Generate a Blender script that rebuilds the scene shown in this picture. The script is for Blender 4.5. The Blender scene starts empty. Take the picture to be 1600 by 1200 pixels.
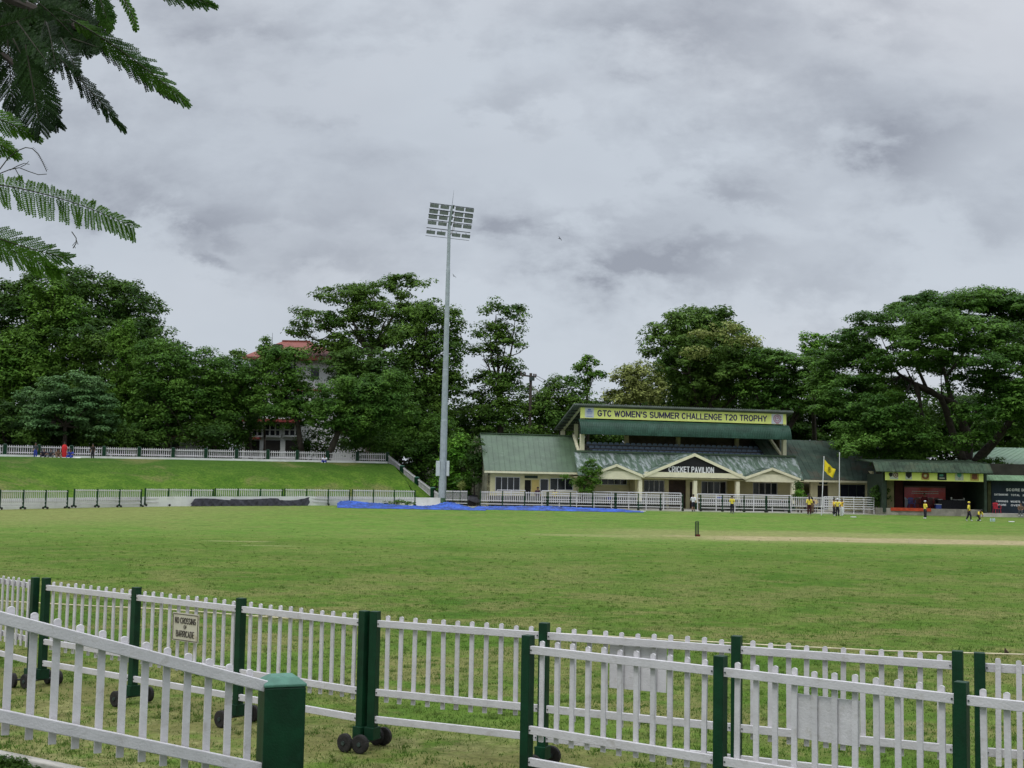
import bpy, bmesh, math, random
import numpy as np
from mathutils import Vector, Matrix
from math import radians, sin, cos, pi, atan, sqrt

C = bpy.context
SC = C.scene
COL = SC.collection

# ------------------------------------------------------------------ camera
F = 1960.0
HC = 2.45
PITCH = atan(154.5 / F)
ROLL = radians(1.04)
fwd = Vector((0, cos(PITCH), sin(PITCH)))
up0 = Vector((0, -sin(PITCH), cos(PITCH)))
ri0 = Vector((1, 0, 0))
cr = cos(ROLL) * ri0 + sin(ROLL) * up0
cu = -sin(ROLL) * ri0 + cos(ROLL) * up0
CAMP = Vector((0, 0, HC))
cd = bpy.data.cameras.new("camera")
cam = bpy.data.objects.new("camera", cd)
COL.objects.link(cam)
cam.matrix_world = Matrix(((cr.x, cu.x, -fwd.x, 0), (cr.y, cu.y, -fwd.y, 0), (cr.z, cu.z, -fwd.z, HC), (0, 0, 0, 1)))
cd.sensor_width = 36
cd.lens = 36 * F / 1600
cd.clip_start = 0.1
cd.clip_end = 6000
SC.camera = cam

# ------------------------------------------------------------------ world
SUN_EL, SUN_AZ = radians(58), radians(-35)      # behind thin cloud, left of the view
W = bpy.data.worlds.new("World")
SC.world = W
W.use_nodes = True
wt = W.node_tree
wt.nodes.clear()


def nd(t, typ, **k):
    n = t.nodes.new(typ)
    for a, b in k.items():
        setattr(n, a, b)
    return n


def mth(t, op, a, b=None, c=None, clamp=False):
    n = nd(t, 'ShaderNodeMath', operation=op)
    n.use_clamp = clamp
    for i, v in enumerate((a, b, c)):
        if v is None:
            continue
        if isinstance(v, (int, float)):
            n.inputs[i].default_value = v
        else:
            t.links.new(v, n.inputs[i])
    return n.outputs[0]


def mixc(t, fac, a, b, blend='MIX'):
    n = nd(t, 'ShaderNodeMix', data_type='RGBA', blend_type=blend)
    for i, v in ((0, fac), (6, a), (7, b)):
        if isinstance(v, (int, float)):
            n.inputs[i].default_value = v
        elif isinstance(v, (tuple, list)):
            n.inputs[i].default_value = (v[0], v[1], v[2], 1)
        else:
            t.links.new(v, n.inputs[i])
    return n.outputs[2]


def noise(t, vec, scale, detail=4, rough=.55, dist=0):
    n = nd(t, 'ShaderNodeTexNoise')
    n.inputs['Scale'].default_value = scale
    n.inputs['Detail'].default_value = detail
    n.inputs['Roughness'].default_value = rough
    n.inputs['Distortion'].default_value = dist
    if vec is not None:
        t.links.new(vec, n.inputs['Vector'])
    return n


def mrange(t, v, a, b, c=0.0, d=1.0, smooth=True):
    n = nd(t, 'ShaderNodeMapRange')
    if smooth:
        n.interpolation_type = 'SMOOTHSTEP'
    t.links.new(v, n.inputs[0])
    for i, q in zip((1, 2, 3, 4), (a, b, c, d)):
        n.inputs[i].default_value = q
    return n.outputs[0]


tc = nd(wt, 'ShaderNodeTexCoord')
sp = nd(wt, 'ShaderNodeSeparateXYZ')
wt.links.new(tc.outputs['Generated'], sp.inputs[0])
dx, dy, dz = sp.outputs
ay = mth(wt, 'MAXIMUM', mth(wt, 'ABSOLUTE', dy), 0.15)
az = mth(wt, 'DIVIDE', dx, ay)
el = mth(wt, 'DIVIDE', dz, ay)
cmb = nd(wt, 'ShaderNodeCombineXYZ')
wt.links.new(az, cmb.inputs[0])
wt.links.new(mth(wt, 'MULTIPLY', el, 1.7), cmb.inputs[1])
wt.links.new(dy, cmb.inputs[2])
P = cmb.outputs[0]
n1 = noise(wt, P, 5.0, 8, .60, .15)
n2 = noise(wt, P, 15.0, 6, .6, .1)
n3 = noise(wt, P, 1.4, 3, .5, .2)
wx = mth(wt, 'MULTIPLY', mth(wt, 'SUBTRACT', n1.outputs['Fac'], .5), .20)
wy = mth(wt, 'MULTIPLY', mth(wt, 'SUBTRACT', n2.outputs['Fac'], .5), .20)
wx2 = mth(wt, 'ADD', az, mth(wt, 'ADD', wx, wy))
wy2 = mth(wt, 'ADD', el, mth(wt, 'ADD', mth(wt, 'MULTIPLY', wy, .55), mth(wt, 'MULTIPLY', wx, -.35)))


def sky_ae(px, py):
    d = cr * ((px - 800) / F) + cu * ((600 - py) / F) + fwd
    return d.x / d.y, d.z / d.y


acc = None
# darker cloud patches of this sky, by direction
for (px, py, rx, ry, amp) in ((1120, 60, 150, 75, .55), (1170, 295, 120, 38, .75), (1230, 190, 330, 60, .55), (1450, 235, 110, 45, .55),
                              (930, 345, 160, 30, .65), (1060, 410, 170, 40, .95), (360, 405, 50, 28, .75), (150, 130, 260, 130, .35),
                              (380, 310, 330, 60, .5), (330, 350, 120, 20, .4), (620, 120, 260, 50, .45), (780, 20, 300, 50, .5), (1560, 330, 150, 50, .45),
                              (1380, 30, 160, 40, .4), (760, 150, 110, 30, .4), (420, 30, 200, 40, .4), (560, 230, 200, 30, .3), (1300, 470, 300, 30, .3), (600, 420, 220, 25, .25),
                              (1320, 130, 140, 40, .35), (1500, 420, 150, 30, .35), (1020, 250, 120, 30, .3)):
    a0, e0 = sky_ae(px, py)
    qa = mth(wt, 'DIVIDE', mth(wt, 'SUBTRACT', wx2, a0), rx / F)
    qe = mth(wt, 'DIVIDE', mth(wt, 'SUBTRACT', wy2, e0), ry / F)
    r2 = mth(wt, 'ADD', mth(wt, 'MULTIPLY', qa, qa), mth(wt, 'MULTIPLY', qe, qe))
    g = mth(wt, 'MULTIPLY', mth(wt, 'EXPONENT', mth(wt, 'MULTIPLY', r2, -1.0)), amp)
    acc = g if acc is None else mth(wt, 'ADD', acc, g)
front = mrange(wt, dy, 0.0, 0.4)
acc = mth(wt, 'MULTIPLY', acc, front)
fine = mth(wt, 'ADD', mth(wt, 'MULTIPLY', n1.outputs['Fac'], .9), mth(wt, 'MULTIPLY', n2.outputs['Fac'], .45))
fine = mth(wt, 'SUBTRACT', fine, .70)
dark = mth(wt, 'ADD', mth(wt, 'MULTIPLY', acc, mth(wt, 'ADD', mth(wt, 'MULTIPLY', fine, 2.6), .80)), mth(wt, 'MULTIPLY', fine, 1.1), clamp=True)
tint = mrange(wt, n3.outputs['Fac'], .35, .65)
light = mixc(wt, tint, (5.82, 6.34, 7.02), (6.68, 6.98, 7.52))
broad = noise(wt, P, 2.2, 5, .55, .1)
dark = mth(wt, 'ADD', dark, mrange(wt, broad.outputs['Fac'], .40, .64, 0, .20))
cloud = mixc(wt, mrange(wt, dark, .0, 1.0, 0, .95, False), light, (3.15, 3.40, 3.98))
elev = mth(wt, 'ARCSINE', dz)
# an overcast sky is about three times brighter overhead than at its rim
gain = mrange(wt, elev, radians(21), radians(62), 1.0, 3.3)
gc = nd(wt, 'ShaderNodeVectorMath', operation='SCALE')
wt.links.new(cloud, gc.inputs[0])
wt.links.new(gain, gc.inputs[3])
sky = nd(wt, 'ShaderNodeTexSky', sky_type='NISHITA')
sky.sun_disc = False
sky.sun_elevation = SUN_EL
sky.sun_rotation = SUN_AZ
mx = mixc(wt, .94, sky.outputs[0], gc.outputs[0])
bg = nd(wt, 'ShaderNodeBackground')
bg.inputs[1].default_value = 0.1
wt.links.new(mx, bg.inputs[0])
wo = nd(wt, 'ShaderNodeOutputWorld')
wt.links.new(bg.outputs[0], wo.inputs[0])

sl = bpy.data.lights.new("sun", 'SUN')
sl.energy = 1.0
sl.angle = radians(14)
sl.color = (1, .97, .92)
so = bpy.data.objects.new("sun", sl)
COL.objects.link(so)
sd = Vector((sin(SUN_AZ) * cos(SUN_EL), cos(SUN_AZ) * cos(SUN_EL) * -1, sin(SUN_EL)))
so.rotation_euler = sd.to_track_quat('Z', 'Y').to_euler()
sky.sun_rotation = math.atan2(sd.x, sd.y)
SC.view_settings.view_transform = 'Standard'
SC.view_settings.look = 'None'
SC.view_settings.exposure = 0.0
SC.view_settings.gamma = 1
SC.render.engine = 'CYCLES'
SC.cycles.max_bounces = 6
SC.cycles.diffuse_bounces = 3
SC.cycles.glossy_bounces = 2
SC.cycles.transmission_bounces = 3
SC.cycles.transparent_max_bounces = 4
SC.cycles.use_denoising = True
SC.render.resolution_x = 1024
SC.render.resolution_y = 768


# ------------------------------------------------------------------ helpers
def ray(px, py):
    return cr * ((px - 800) / F) + cu * ((600 - py) / F) + fwd


def A(px, py, Y):
    d = ray(px, py)
    return CAMP + d * (Y / d.y)


GZ = ((-500, 0), (60, 0), (80, .2), (90, .4), (97, .52), (5000, .52))


def gz(Y):
    for (a, za), (b, zb) in zip(GZ, GZ[1:]):
        if Y <= b:
            return za + (zb - za) * (Y - a) / (b - a)
    return GZ[-1][1]


def XY(px, Y):
    p = A(px, 755 + .018 * (px - 800), Y)
    return Vector((p.x, p.y, gz(Y)))


def tag(o, label=None, cat=None, group=None, kind=None):
    if label: o['label'] = label
    if cat: o['category'] = cat
    if group: o['group'] = group
    if kind: o['kind'] = kind
    return o


def empty(name, loc=(0, 0, 0), rz=0, label=None, cat=None, group=None):
    o = bpy.data.objects.new(name, None)
    o.empty_display_size = .2
    COL.objects.link(o)
    o.location = loc
    o.rotation_euler = (0, 0, rz)
    return tag(o, label, cat, group)


class MB:
    def __init__(s, off=(0, 0, 0)):
        s.v = []; s.f = []; s.m = []; s.off = Vector(off)

    def add(s, vs, fs, mi=0):
        b = len(s.v)
        s.v += [Vector(x) - s.off for x in vs]
        s.f += [tuple(b + i for i in f) for f in fs]
        s.m += [mi] * len(fs)
        return s

    def box(s, c, d, rz=0, mi=0):
        c = Vector(c); a, b, h = d[0] / 2, d[1] / 2, d[2] / 2
        R = Matrix.Rotation(rz, 3, 'Z')
        vs = [c + R @ Vector((x * a, y * b, z * h)) for x in (-1, 1) for y in (-1, 1) for z in (-1, 1)]
        return s.add(vs, [(0, 1, 3, 2), (4, 6, 7, 5), (0, 4, 5, 1), (2, 3, 7, 6), (0, 2, 6, 4), (1, 5, 7, 3)], mi)

    def bar(s, p, q, w, h, up=(0, 0, 1), mi=0):
        p = Vector(p); q = Vector(q)
        d = (q - p).normalized()
        x = d.cross(Vector(up))
        if x.length < 1e-4: x = d.cross(Vector((0, 1, 0)))
        x.normalize(); y = x.cross(d)
        vs = [e + x * (i * w / 2) + y * (j * h / 2) for e in (p, q) for i in (-1, 1) for j in (-1, 1)]
        return s.add(vs, [(0, 1, 3, 2), (4, 6, 7, 5), (0, 4, 5, 1), (2, 3, 7, 6), (0, 2, 6, 4), (1, 5, 7, 3)], mi)

    def tube(s, pts, rs, n=8, mi=0, cap=True):
        pts = [Vector(p) for p in pts]
        if isinstance(rs, (int, float)): rs = [rs] * len(pts)
        rings = []; vs = []
        px_ = None
        for i, p in enumerate(pts):
            d = (pts[min(i + 1, len(pts) - 1)] - pts[max(i - 1, 0)])
            if d.length < 1e-9: d = Vector((0, 0, 1))
            d.normalize()
            if px_ is None:
                x = d.cross(Vector((0, 1, 0)))
                if x.length < .1: x = d.cross(Vector((1, 0, 0)))
            else:
                x = px_ - d * px_.dot(d)
            x.normalize(); px_ = x
            y = d.cross(x)
            vs += [p + (x * cos(2 * pi * k / n) + y * sin(2 * pi * k / n)) * rs[i] for k in range(n)]
        fs = []
        for i in range(len(pts) - 1):
            for k in range(n):
                a, b = i * n + k, i * n + (k + 1) % n
                fs.append((a, b, b + n, a + n))
        if cap:
            fs.append(tuple(range(n))[::-1]); fs.append(tuple((len(pts) - 1) * n + k for k in range(n)))
        return s.add(vs, fs, mi)

    def prism(s, poly, d, mi=0):
        """poly: list of 3-D points (planar), extruded by vector d"""
        n = len(poly); d = Vector(d)
        vs = [Vector(p) for p in poly] + [Vector(p) + d for p in poly]
        fs = [tuple(range(n)), tuple(range(2 * n - 1, n - 1, -1))] + [(i, n + i, n + (i + 1) % n, (i + 1) % n) for i in range(n)]
        return s.add(vs, fs, mi)

    def build(s, name, mat, parent=None, smooth=False, bevel=0):
        me = bpy.data.meshes.new(name)
        me.from_pydata([tuple(v) for v in s.v], [], s.f)
        mats = mat if isinstance(mat, (list, tuple)) else [mat]
        for m in mats: me.materials.append(m)
        me.polygons.foreach_set('material_index', s.m)
        if smooth: me.polygons.foreach_set('use_smooth', [True] * len(me.polygons))
        me.update()
        o = bpy.data.objects.new(name, me)
        COL.objects.link(o)
        if parent: o.parent = parent
        if bevel:
            b = o.modifiers.new('bevel', 'BEVEL'); b.width = bevel; b.segments = 2; b.limit_method = 'ANGLE'
        return o


def copy_tree(o, parent=None):
    c = o.copy(); COL.objects.link(c)
    if parent: c.parent = parent
    for ch in list(o.children): copy_tree(ch, c)
    return c


def np_mesh(name, V, Q, mat, parent=None, k=4):
    me = bpy.data.meshes.new(name)
    V = np.asarray(V, dtype=np.float32); Q = np.asarray(Q, dtype=np.int32)
    me.vertices.add(len(V)); me.vertices.foreach_set('co', V.ravel())
    me.loops.add(Q.size); me.loops.foreach_set('vertex_index', Q.ravel())
    me.polygons.add(len(Q)); me.polygons.foreach_set('loop_start', np.arange(0, Q.size, k, dtype=np.int32))
    me.update(calc_edges=True)
    me.materials.append(mat)
    o = bpy.data.objects.new(name, me); COL.objects.link(o)
    if parent: o.parent = parent
    return o


# ------------------------------------------------------------------ materials
MATS = {}


def M(name, col, rough=.7, var=.12, scale=3.0, bump=0.0, bscale=40, spec=.3, metal=0, stain=None, stretch=None):
    if name in MATS: return MATS[name]
    m = bpy.data.materials.new(name); m.use_nodes = True
    t = m.node_tree; bs = t.nodes['Principled BSDF']
    tcn = nd(t, 'ShaderNodeTexCoord'); vec = tcn.outputs['Object']
    if stretch:
        mp = nd(t, 'ShaderNodeMapping'); mp.inputs['Scale'].default_value = stretch
        t.links.new(vec, mp.inputs[0]); vec = mp.outputs[0]
    n = noise(t, vec, scale, 5, .6)
    f = mrange(t, n.outputs['Fac'], .3, .7)
    c = mixc(t, f, tuple(x * (1 - var) for x in col), tuple(min(1, x * (1 + var)) for x in col))
    if stain:
        sc_, amt, scol, lo, hi = stain
        s2 = noise(t, vec, sc_, 6, .65, .4)
        c = mixc(t, mth(t, 'MULTIPLY', mrange(t, s2.outputs['Fac'], lo, hi), amt), c, scol)
    t.links.new(c, bs.inputs['Base Color'])
    bs.inputs['Roughness'].default_value = rough
    bs.inputs['Specular IOR Level'].default_value = spec
    bs.inputs['Metallic'].default_value = metal
    if bump:
        bn = noise(t, tcn.outputs['Object'], bscale, 4, .6)
        b = nd(t, 'ShaderNodeBump'); b.inputs['Strength'].default_value = bump; b.inputs['Distance'].default_value = .02
        t.links.new(bn.outputs['Fac'], b.inputs['Height']); t.links.new(b.outputs[0], bs.inputs['Normal'])
    MATS[name] = m
    return m


def island_var(m, amt):
    t = m.node_tree; bs = t.nodes['Principled BSDF']; src = bs.inputs['Base Color'].links[0].from_socket
    g = nd(t, 'ShaderNodeNewGeometry'); sc_ = nd(t, 'ShaderNodeVectorMath', operation='SCALE')
    t.links.new(src, sc_.inputs[0]); t.links.new(mrange(t, g.outputs['Random Per Island'], 0, 1, 1 - amt, 1 + amt, False), sc_.inputs[3])
    t.links.new(sc_.outputs[0], bs.inputs['Base Color'])


def leaf_mat(name, col, col2=None, trans=.25, nscale=.35, var=.45):
    if name in MATS: return MATS[name]
    m = bpy.data.materials.new(name); m.use_nodes = True
    t = m.node_tree; t.nodes.clear()
    geo = nd(t, 'ShaderNodeNewGeometry')
    tcn = nd(t, 'ShaderNodeTexCoord')
    n = noise(t, tcn.outputs['Object'], nscale, 3, .5)
    col2 = col2 or tuple(x * 1.5 for x in col)
    c = mixc(t, mrange(t, n.outputs['Fac'], .38, .62), col, col2)
    r = mrange(t, geo.outputs['Random Per Island'], 0, 1, 1 - var, 1 + var, False)
    sc_ = nd(t, 'ShaderNodeVectorMath', operation='SCALE')
    t.links.new(c, sc_.inputs[0]); t.links.new(r, sc_.inputs[3])
    d = nd(t, 'ShaderNodeBsdfPrincipled'); d.inputs['Roughness'].default_value = .55; d.inputs['Specular IOR Level'].default_value = .10
    t.links.new(sc_.outputs[0], d.inputs['Base Color'])
    tr = nd(t, 'ShaderNodeBsdfTranslucent')
    t.links.new(mixc(t, .5, sc_.outputs[0], (.12, .22, .03)), tr.inputs[0])
    ms = nd(t, 'ShaderNodeMixShader'); ms.inputs[0].default_value = trans
    t.links.new(d.outputs[0], ms.inputs[1]); t.links.new(tr.outputs[0], ms.inputs[2])
    o = nd(t, 'ShaderNodeOutputMaterial'); t.links.new(ms.outputs[0], o.inputs[0])
    MATS[name] = m
    return m


white = M('white_paint', (.56, .54, .55), .65, .07, 6, .25, 60, .15, stain=(7, .55, (.36, .33, .29), .54, .74))
green_paint = M('green_paint', (.0015, .030, .011), .5, .3, 5, .15, 60, .28, stain=(8, .5, (.012, .05, .03), .55, .75))
pillar_top = M('pillar_cap_paint', (.07, .18, .13), .5, .2, 8, .2, 50)
rubber = M('black_rubber', (.022, .020, .019), .8, .3, 20, .3, 60)
axle_m = M('dark_iron', (.035, .05, .045), .5, .3, 20)
cream = M('cream_wall', (.66, .60, .36), .8, .08, 1.5, .1, 30, stain=(2.0, .25, (.40, .36, .24), .55, .8))
cream_trim = M('cream_trim', (.72, .68, .48), .7, .06, 2)
white_wall = M('white_plaster', (.70, .70, .68), .8, .08, 1, stain=(1.3, .45, (.40, .40, .36), .5, .75))
dark_glass = M('dark_window_glass', (.018, .020, .03), .15, .2, 2, spec=.5)
metal_white = M('white_pipe_paint', (.66, .65, .68), .5, .05, 5)
galv = M('galvanised_steel', (.33, .37, .40), .45, .12, 3, spec=.4, stain=(2.2, .5, (.24, .30, .30), .45, .7))
concrete = M('concrete', (.38, .36, .32), .9, .2, 1.2, .2, 20, stain=(.9, .5, (.20, .19, .16), .5, .7))
skin_m = M('brown_skin', (.22, .12, .075), .6, .1, 8)
black = M('black_cloth', (.018, .018, .022), .8, .2, 8)
bark = M('dark_bark', (.055, .045, .036), .9, .3, 3, .6, 12)
bark_l = M('grey_bark', (.13, .115, .09), .9, .3, 3, .5, 12)

island_var(white, .09)

# ------------------------------------------------------------------ ground
def ground_mat():
    m = bpy.data.materials.new('cricket_outfield_grass'); m.use_nodes = True
    t = m.node_tree; bs = t.nodes['Principled BSDF']
    g = nd(t, 'ShaderNodeNewGeometry'); pos = g.outputs['Position']
    s = nd(t, 'ShaderNodeSeparateXYZ'); t.links.new(pos, s.inputs[0]); X, Y, _ = s.outputs
    big = noise(t, pos, .045, 5, .6); mid = noise(t, pos, .22, 5, .6, .3); fin = noise(t, pos, 1.8, 5, .7); tiny = noise(t, pos, 28, 3, .7)
    c = mixc(t, mrange(t, mid.outputs['Fac'], .32, .68), (.092, .160, .026), (.140, .205, .042))
    # strip of brighter watered grass round the square
    far = mrange(t, mth(t, 'ADD', Y, mth(t, 'MULTIPLY', mth(t, 'SUBTRACT', big.outputs['Fac'], .5), 60)), 38, 60)
    c = mixc(t, mth(t, 'MULTIPLY', far, .75), c, mixc(t, mrange(t, mid.outputs['Fac'], .35, .65), (.155, .262, .056), (.20, .30, .075)))
    # dry yellowish areas
    dry = mrange(t, mth(t, 'ADD', mth(t, 'MULTIPLY', big.outputs['Fac'], .6), mth(t, 'MULTIPLY', mid.outputs['Fac'], .45)), .49, .66)
    c = mixc(t, mth(t, 'MULTIPLY', dry, .5), c, (.19, .195, .075))
    strk2 = noise(t, pos, .75, 6, .75, .2)
    c = mixc(t, mth(t, 'MULTIPLY', mrange(t, strk2.outputs['Fac'], .48, .64), .55), c, (.20, .195, .075))
    c = mixc(t, mth(t, 'MULTIPLY', mrange(t, strk2.outputs['Fac'], .50, .35), .5), c, (.058, .125, .022))
    # dry band along the far left boundary
    lf = mth(t, 'MULTIPLY', mrange(t, mth(t, 'ADD', X, mth(t, 'MULTIPLY', mid.outputs['Fac'], 12)), -4, -20), mrange(t, mth(t, 'ADD', Y, mth(t, 'MULTIPLY', mid.outputs['Fac'], 10)), 60, 74))
    c = mixc(t, mth(t, 'MULTIPLY', lf, .75), c, (.27, .255, .115))
    # worn ground under the near barricades
    near = mrange(t, mth(t, 'ADD', mth(t, 'ADD', Y, mth(t, 'MULTIPLY', X, .50)), mth(t, 'MULTIPLY', fin.outputs['Fac'], 2.0)), 14.2, 12.6)
    wear = mth(t, 'MULTIPLY', near, mrange(t, mth(t, 'ADD', mth(t, 'MULTIPLY', fin.outputs['Fac'], .7), mth(t, 'MULTIPLY', mid.outputs['Fac'], .5)), .50, .68))
    c = mixc(t, mth(t, 'MULTIPLY', wear, .85), c, mixc(t, mrange(t, noise(t, pos, 5, 5, .7).outputs['Fac'], .35, .65), (.19, .14, .08), (.40, .325, .19)))
    nb = noise(t, pos, .42, 6, .72, .3)
    nf = mth(t, 'MULTIPLY', mrange(t, nb.outputs['Fac'], .44, .60), mrange(t, Y, 48, 15, .22, .95))
    c = mixc(t, nf, c, (.235, .20, .095))
    # the square: bare rolled strips
    def patch(cx, cy, rx, ry, soft, nz=.5):
        a = mth(t, 'DIVIDE', mth(t, 'ABSOLUTE', mth(t, 'SUBTRACT', X, cx)), rx)
        b = mth(t, 'DIVIDE', mth(t, 'ABSOLUTE', mth(t, 'SUBTRACT', Y, cy)), ry)
        p4 = mth(t, 'ADD', mth(t, 'POWER', a, 4), mth(t, 'POWER', b, 4))
        r = mth(t, 'ADD', mth(t, 'POWER', p4, .25), mth(t, 'MULTIPLY', mth(t, 'SUBTRACT', mid.outputs['Fac'], .5), nz))
        return mrange(t, r, 1 + soft, 1 - soft)
    p1 = patch(21, 62.8, 15.5, 5.8, .35, 1.1)
    c = mixc(t, mth(t, 'MULTIPLY', p1, .62), c, (.36, .30, .17))
    p2 = patch(24.5, 60.6, 15.2, 2.3, .25, .9)
    strk = noise(t, pos, .9, 5, .7)
    c = mixc(t, mth(t, 'MULTIPLY', p2, mrange(t, strk.outputs['Fac'], .2, .6, .55, 1)), c, mixc(t, strk.outputs['Fac'], (.36, .27, .18), (.58, .44, .33)))
    p3 = patch(3.6, 60.5, 2.4, 1.1, .3, .9)
    c = mixc(t, mth(t, 'MULTIPLY', p3, .5), c, (.36, .32, .18))
    p4_ = patch(-10.6, 49.0, 1.2, .35, .35, .8)
    c = mixc(t, mth(t, 'MULTIPLY', p4_, .6), c, (.38, .33, .2))
    p5_ = patch(-8.8, 46.2, 1.0, .3, .35, .8)
    c = mixc(t, mth(t, 'MULTIPLY', p5_, .45), c, (.38, .34, .2))
    # grass grain
    c = mixc(t, mrange(t, fin.outputs['Fac'], .3, .7, 0, .5), c, mixc(t, .5, c, (.04, .10, .012)))
    grain = noise(t, pos, 3.2, 10, .82)
    v = mth(t, 'MULTIPLY', mrange(t, tiny.outputs['Fac'], .3, .7, .78, 1.22, False), mrange(t, grain.outputs['Fac'], .33, .67, .62, 1.38, False))
    sc_ = nd(t, 'ShaderNodeVectorMath', operation='SCALE')
    t.links.new(c, sc_.inputs[0]); t.links.new(v, sc_.inputs[3])
    sat = nd(t, 'ShaderNodeVectorMath', operation='MULTIPLY'); sat.inputs[1].default_value = (.77, .84, .66)
    t.links.new(sc_.outputs[0], sat.inputs[0])
    t.links.new(sat.outputs[0], bs.inputs['Base Color'])
    bs.inputs['Roughness'].default_value = .95; bs.inputs['Specular IOR Level'].default_value = .05
    b = nd(t, 'ShaderNodeBump'); b.inputs['Strength'].default_value = .9; b.inputs['Distance'].default_value = .03
    bn = noise(t, pos, 9, 6, .75)
    t.links.new(bn.outputs['Fac'], b.inputs['Height']); t.links.new(b.outputs[0], bs.inputs['Normal'])
    return m


grass_ground = ground_mat()
mb = MB()
ys = [-60, 0, 30, 60, 65, 70, 75, 80, 85, 90, 93, 97, 140, 300, 3000]
for a, b in zip(ys, ys[1:]):
    mb.add([(-3000, a, gz(a)), (3000, a, gz(a)), (3000, b, gz(b)), (-3000, b, gz(b))], [(0, 1, 2, 3)])
tag(mb.build('ground', grass_ground), kind='structure')

# concrete apron between the boundary and the pavilion
mb = MB()
mb.add([XY(652, 96) + Vector((0, 0, .012)), XY(1385, 96.0) + Vector((0, 0, .012)), XY(1385, 104) + Vector((0, 0, .012)), XY(640, 104) + Vector((0, 0, .012))], [(0, 1, 2, 3)])
tag(mb.build('pavement', concrete), kind='structure')

# near grass blades, denser towards the camera
rng = np.random.default_rng(5)


def blades(n, y0, y1, hgt, wid, mat, name, label):
    t_ = rng.random(n)
    Y = y0 + (y1 - y0) * t_ ** 1.9
    Y = Y[rng.random(n) < np.clip((y1 - Y) / (y1 - 18), 0, 1) ** .8]; n = len(Y)
    X = (rng.random(n) - .5) * 2 * (Y * .43 + .3)
    # bald where the turf is worn: coarse pseudo-noise
    nz = np.sin(X * 2.1 + np.sin(Y * 1.7) * 2) + np.sin(Y * 2.9 + X * .8) + np.sin(X * 5.3 - Y * 4.1) * .7
    kz = (Y + X * .5 < 12.4) & (rng.random(n) < np.clip(.45 + .25 * nz, .08, .8))
    keep = ~kz & ~((X < -1.6) & (Y < 10.2 + (X + 1.6) * .55))
    X, Y = X[keep], Y[keep]; n = len(X)
    tuft = rng.random(n) < .40 * np.clip((24 - Y) / 8, 0, 1)
    nt = max(1, int(tuft.sum() / 16)); pick = rng.integers(0, n, nt); own = rng.integers(0, nt, n)
    X = np.where(tuft, X[pick][own] + rng.normal(0, .028, n), X); Y = np.where(tuft, Y[pick][own] + rng.normal(0, .028, n), Y)
    hn_ = 1 + .45 * np.sin(X * 3.1 + np.sin(Y * 2.3) * 1.5) * np.sin(Y * 3.7 + X)
    a = rng.random(n) * pi * 2; h = hgt * (.5 + rng.random(n)) * hn_ * np.where(tuft, 1.3, .9); w = wid * (.6 + rng.random(n) * .8)
    lean = rng.normal(0, .6, (n, 2)) * h[:, None]
    V = np.zeros((n, 3, 3), np.float32)
    V[:, 0, 0] = X - np.cos(a) * w; V[:, 0, 1] = Y - np.sin(a) * w
    V[:, 1, 0] = X + np.cos(a) * w; V[:, 1, 1] = Y + np.sin(a) * w
    V[:, 2, 0] = X + lean[:, 0]; V[:, 2, 1] = Y + lean[:, 1]; V[:, 2, 2] = h
    V[:, :2, 2] = -.005
    o = np_mesh(name, V.reshape(-1, 3), np.arange(n * 3).reshape(-1, 3), mat, k=3)
    tag(o, label, 'grass', kind='stuff')


blades(520000, 7.6, 62, .022, .006, leaf_mat('grass_blade', (.070, .142, .020), (.120, .165, .042), .35, .9, .4), 'grass', 'short patchy green and straw coloured turf under the near barricades')

# ------------------------------------------------------------------ rolling barricades
BAY = 1.69


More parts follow.
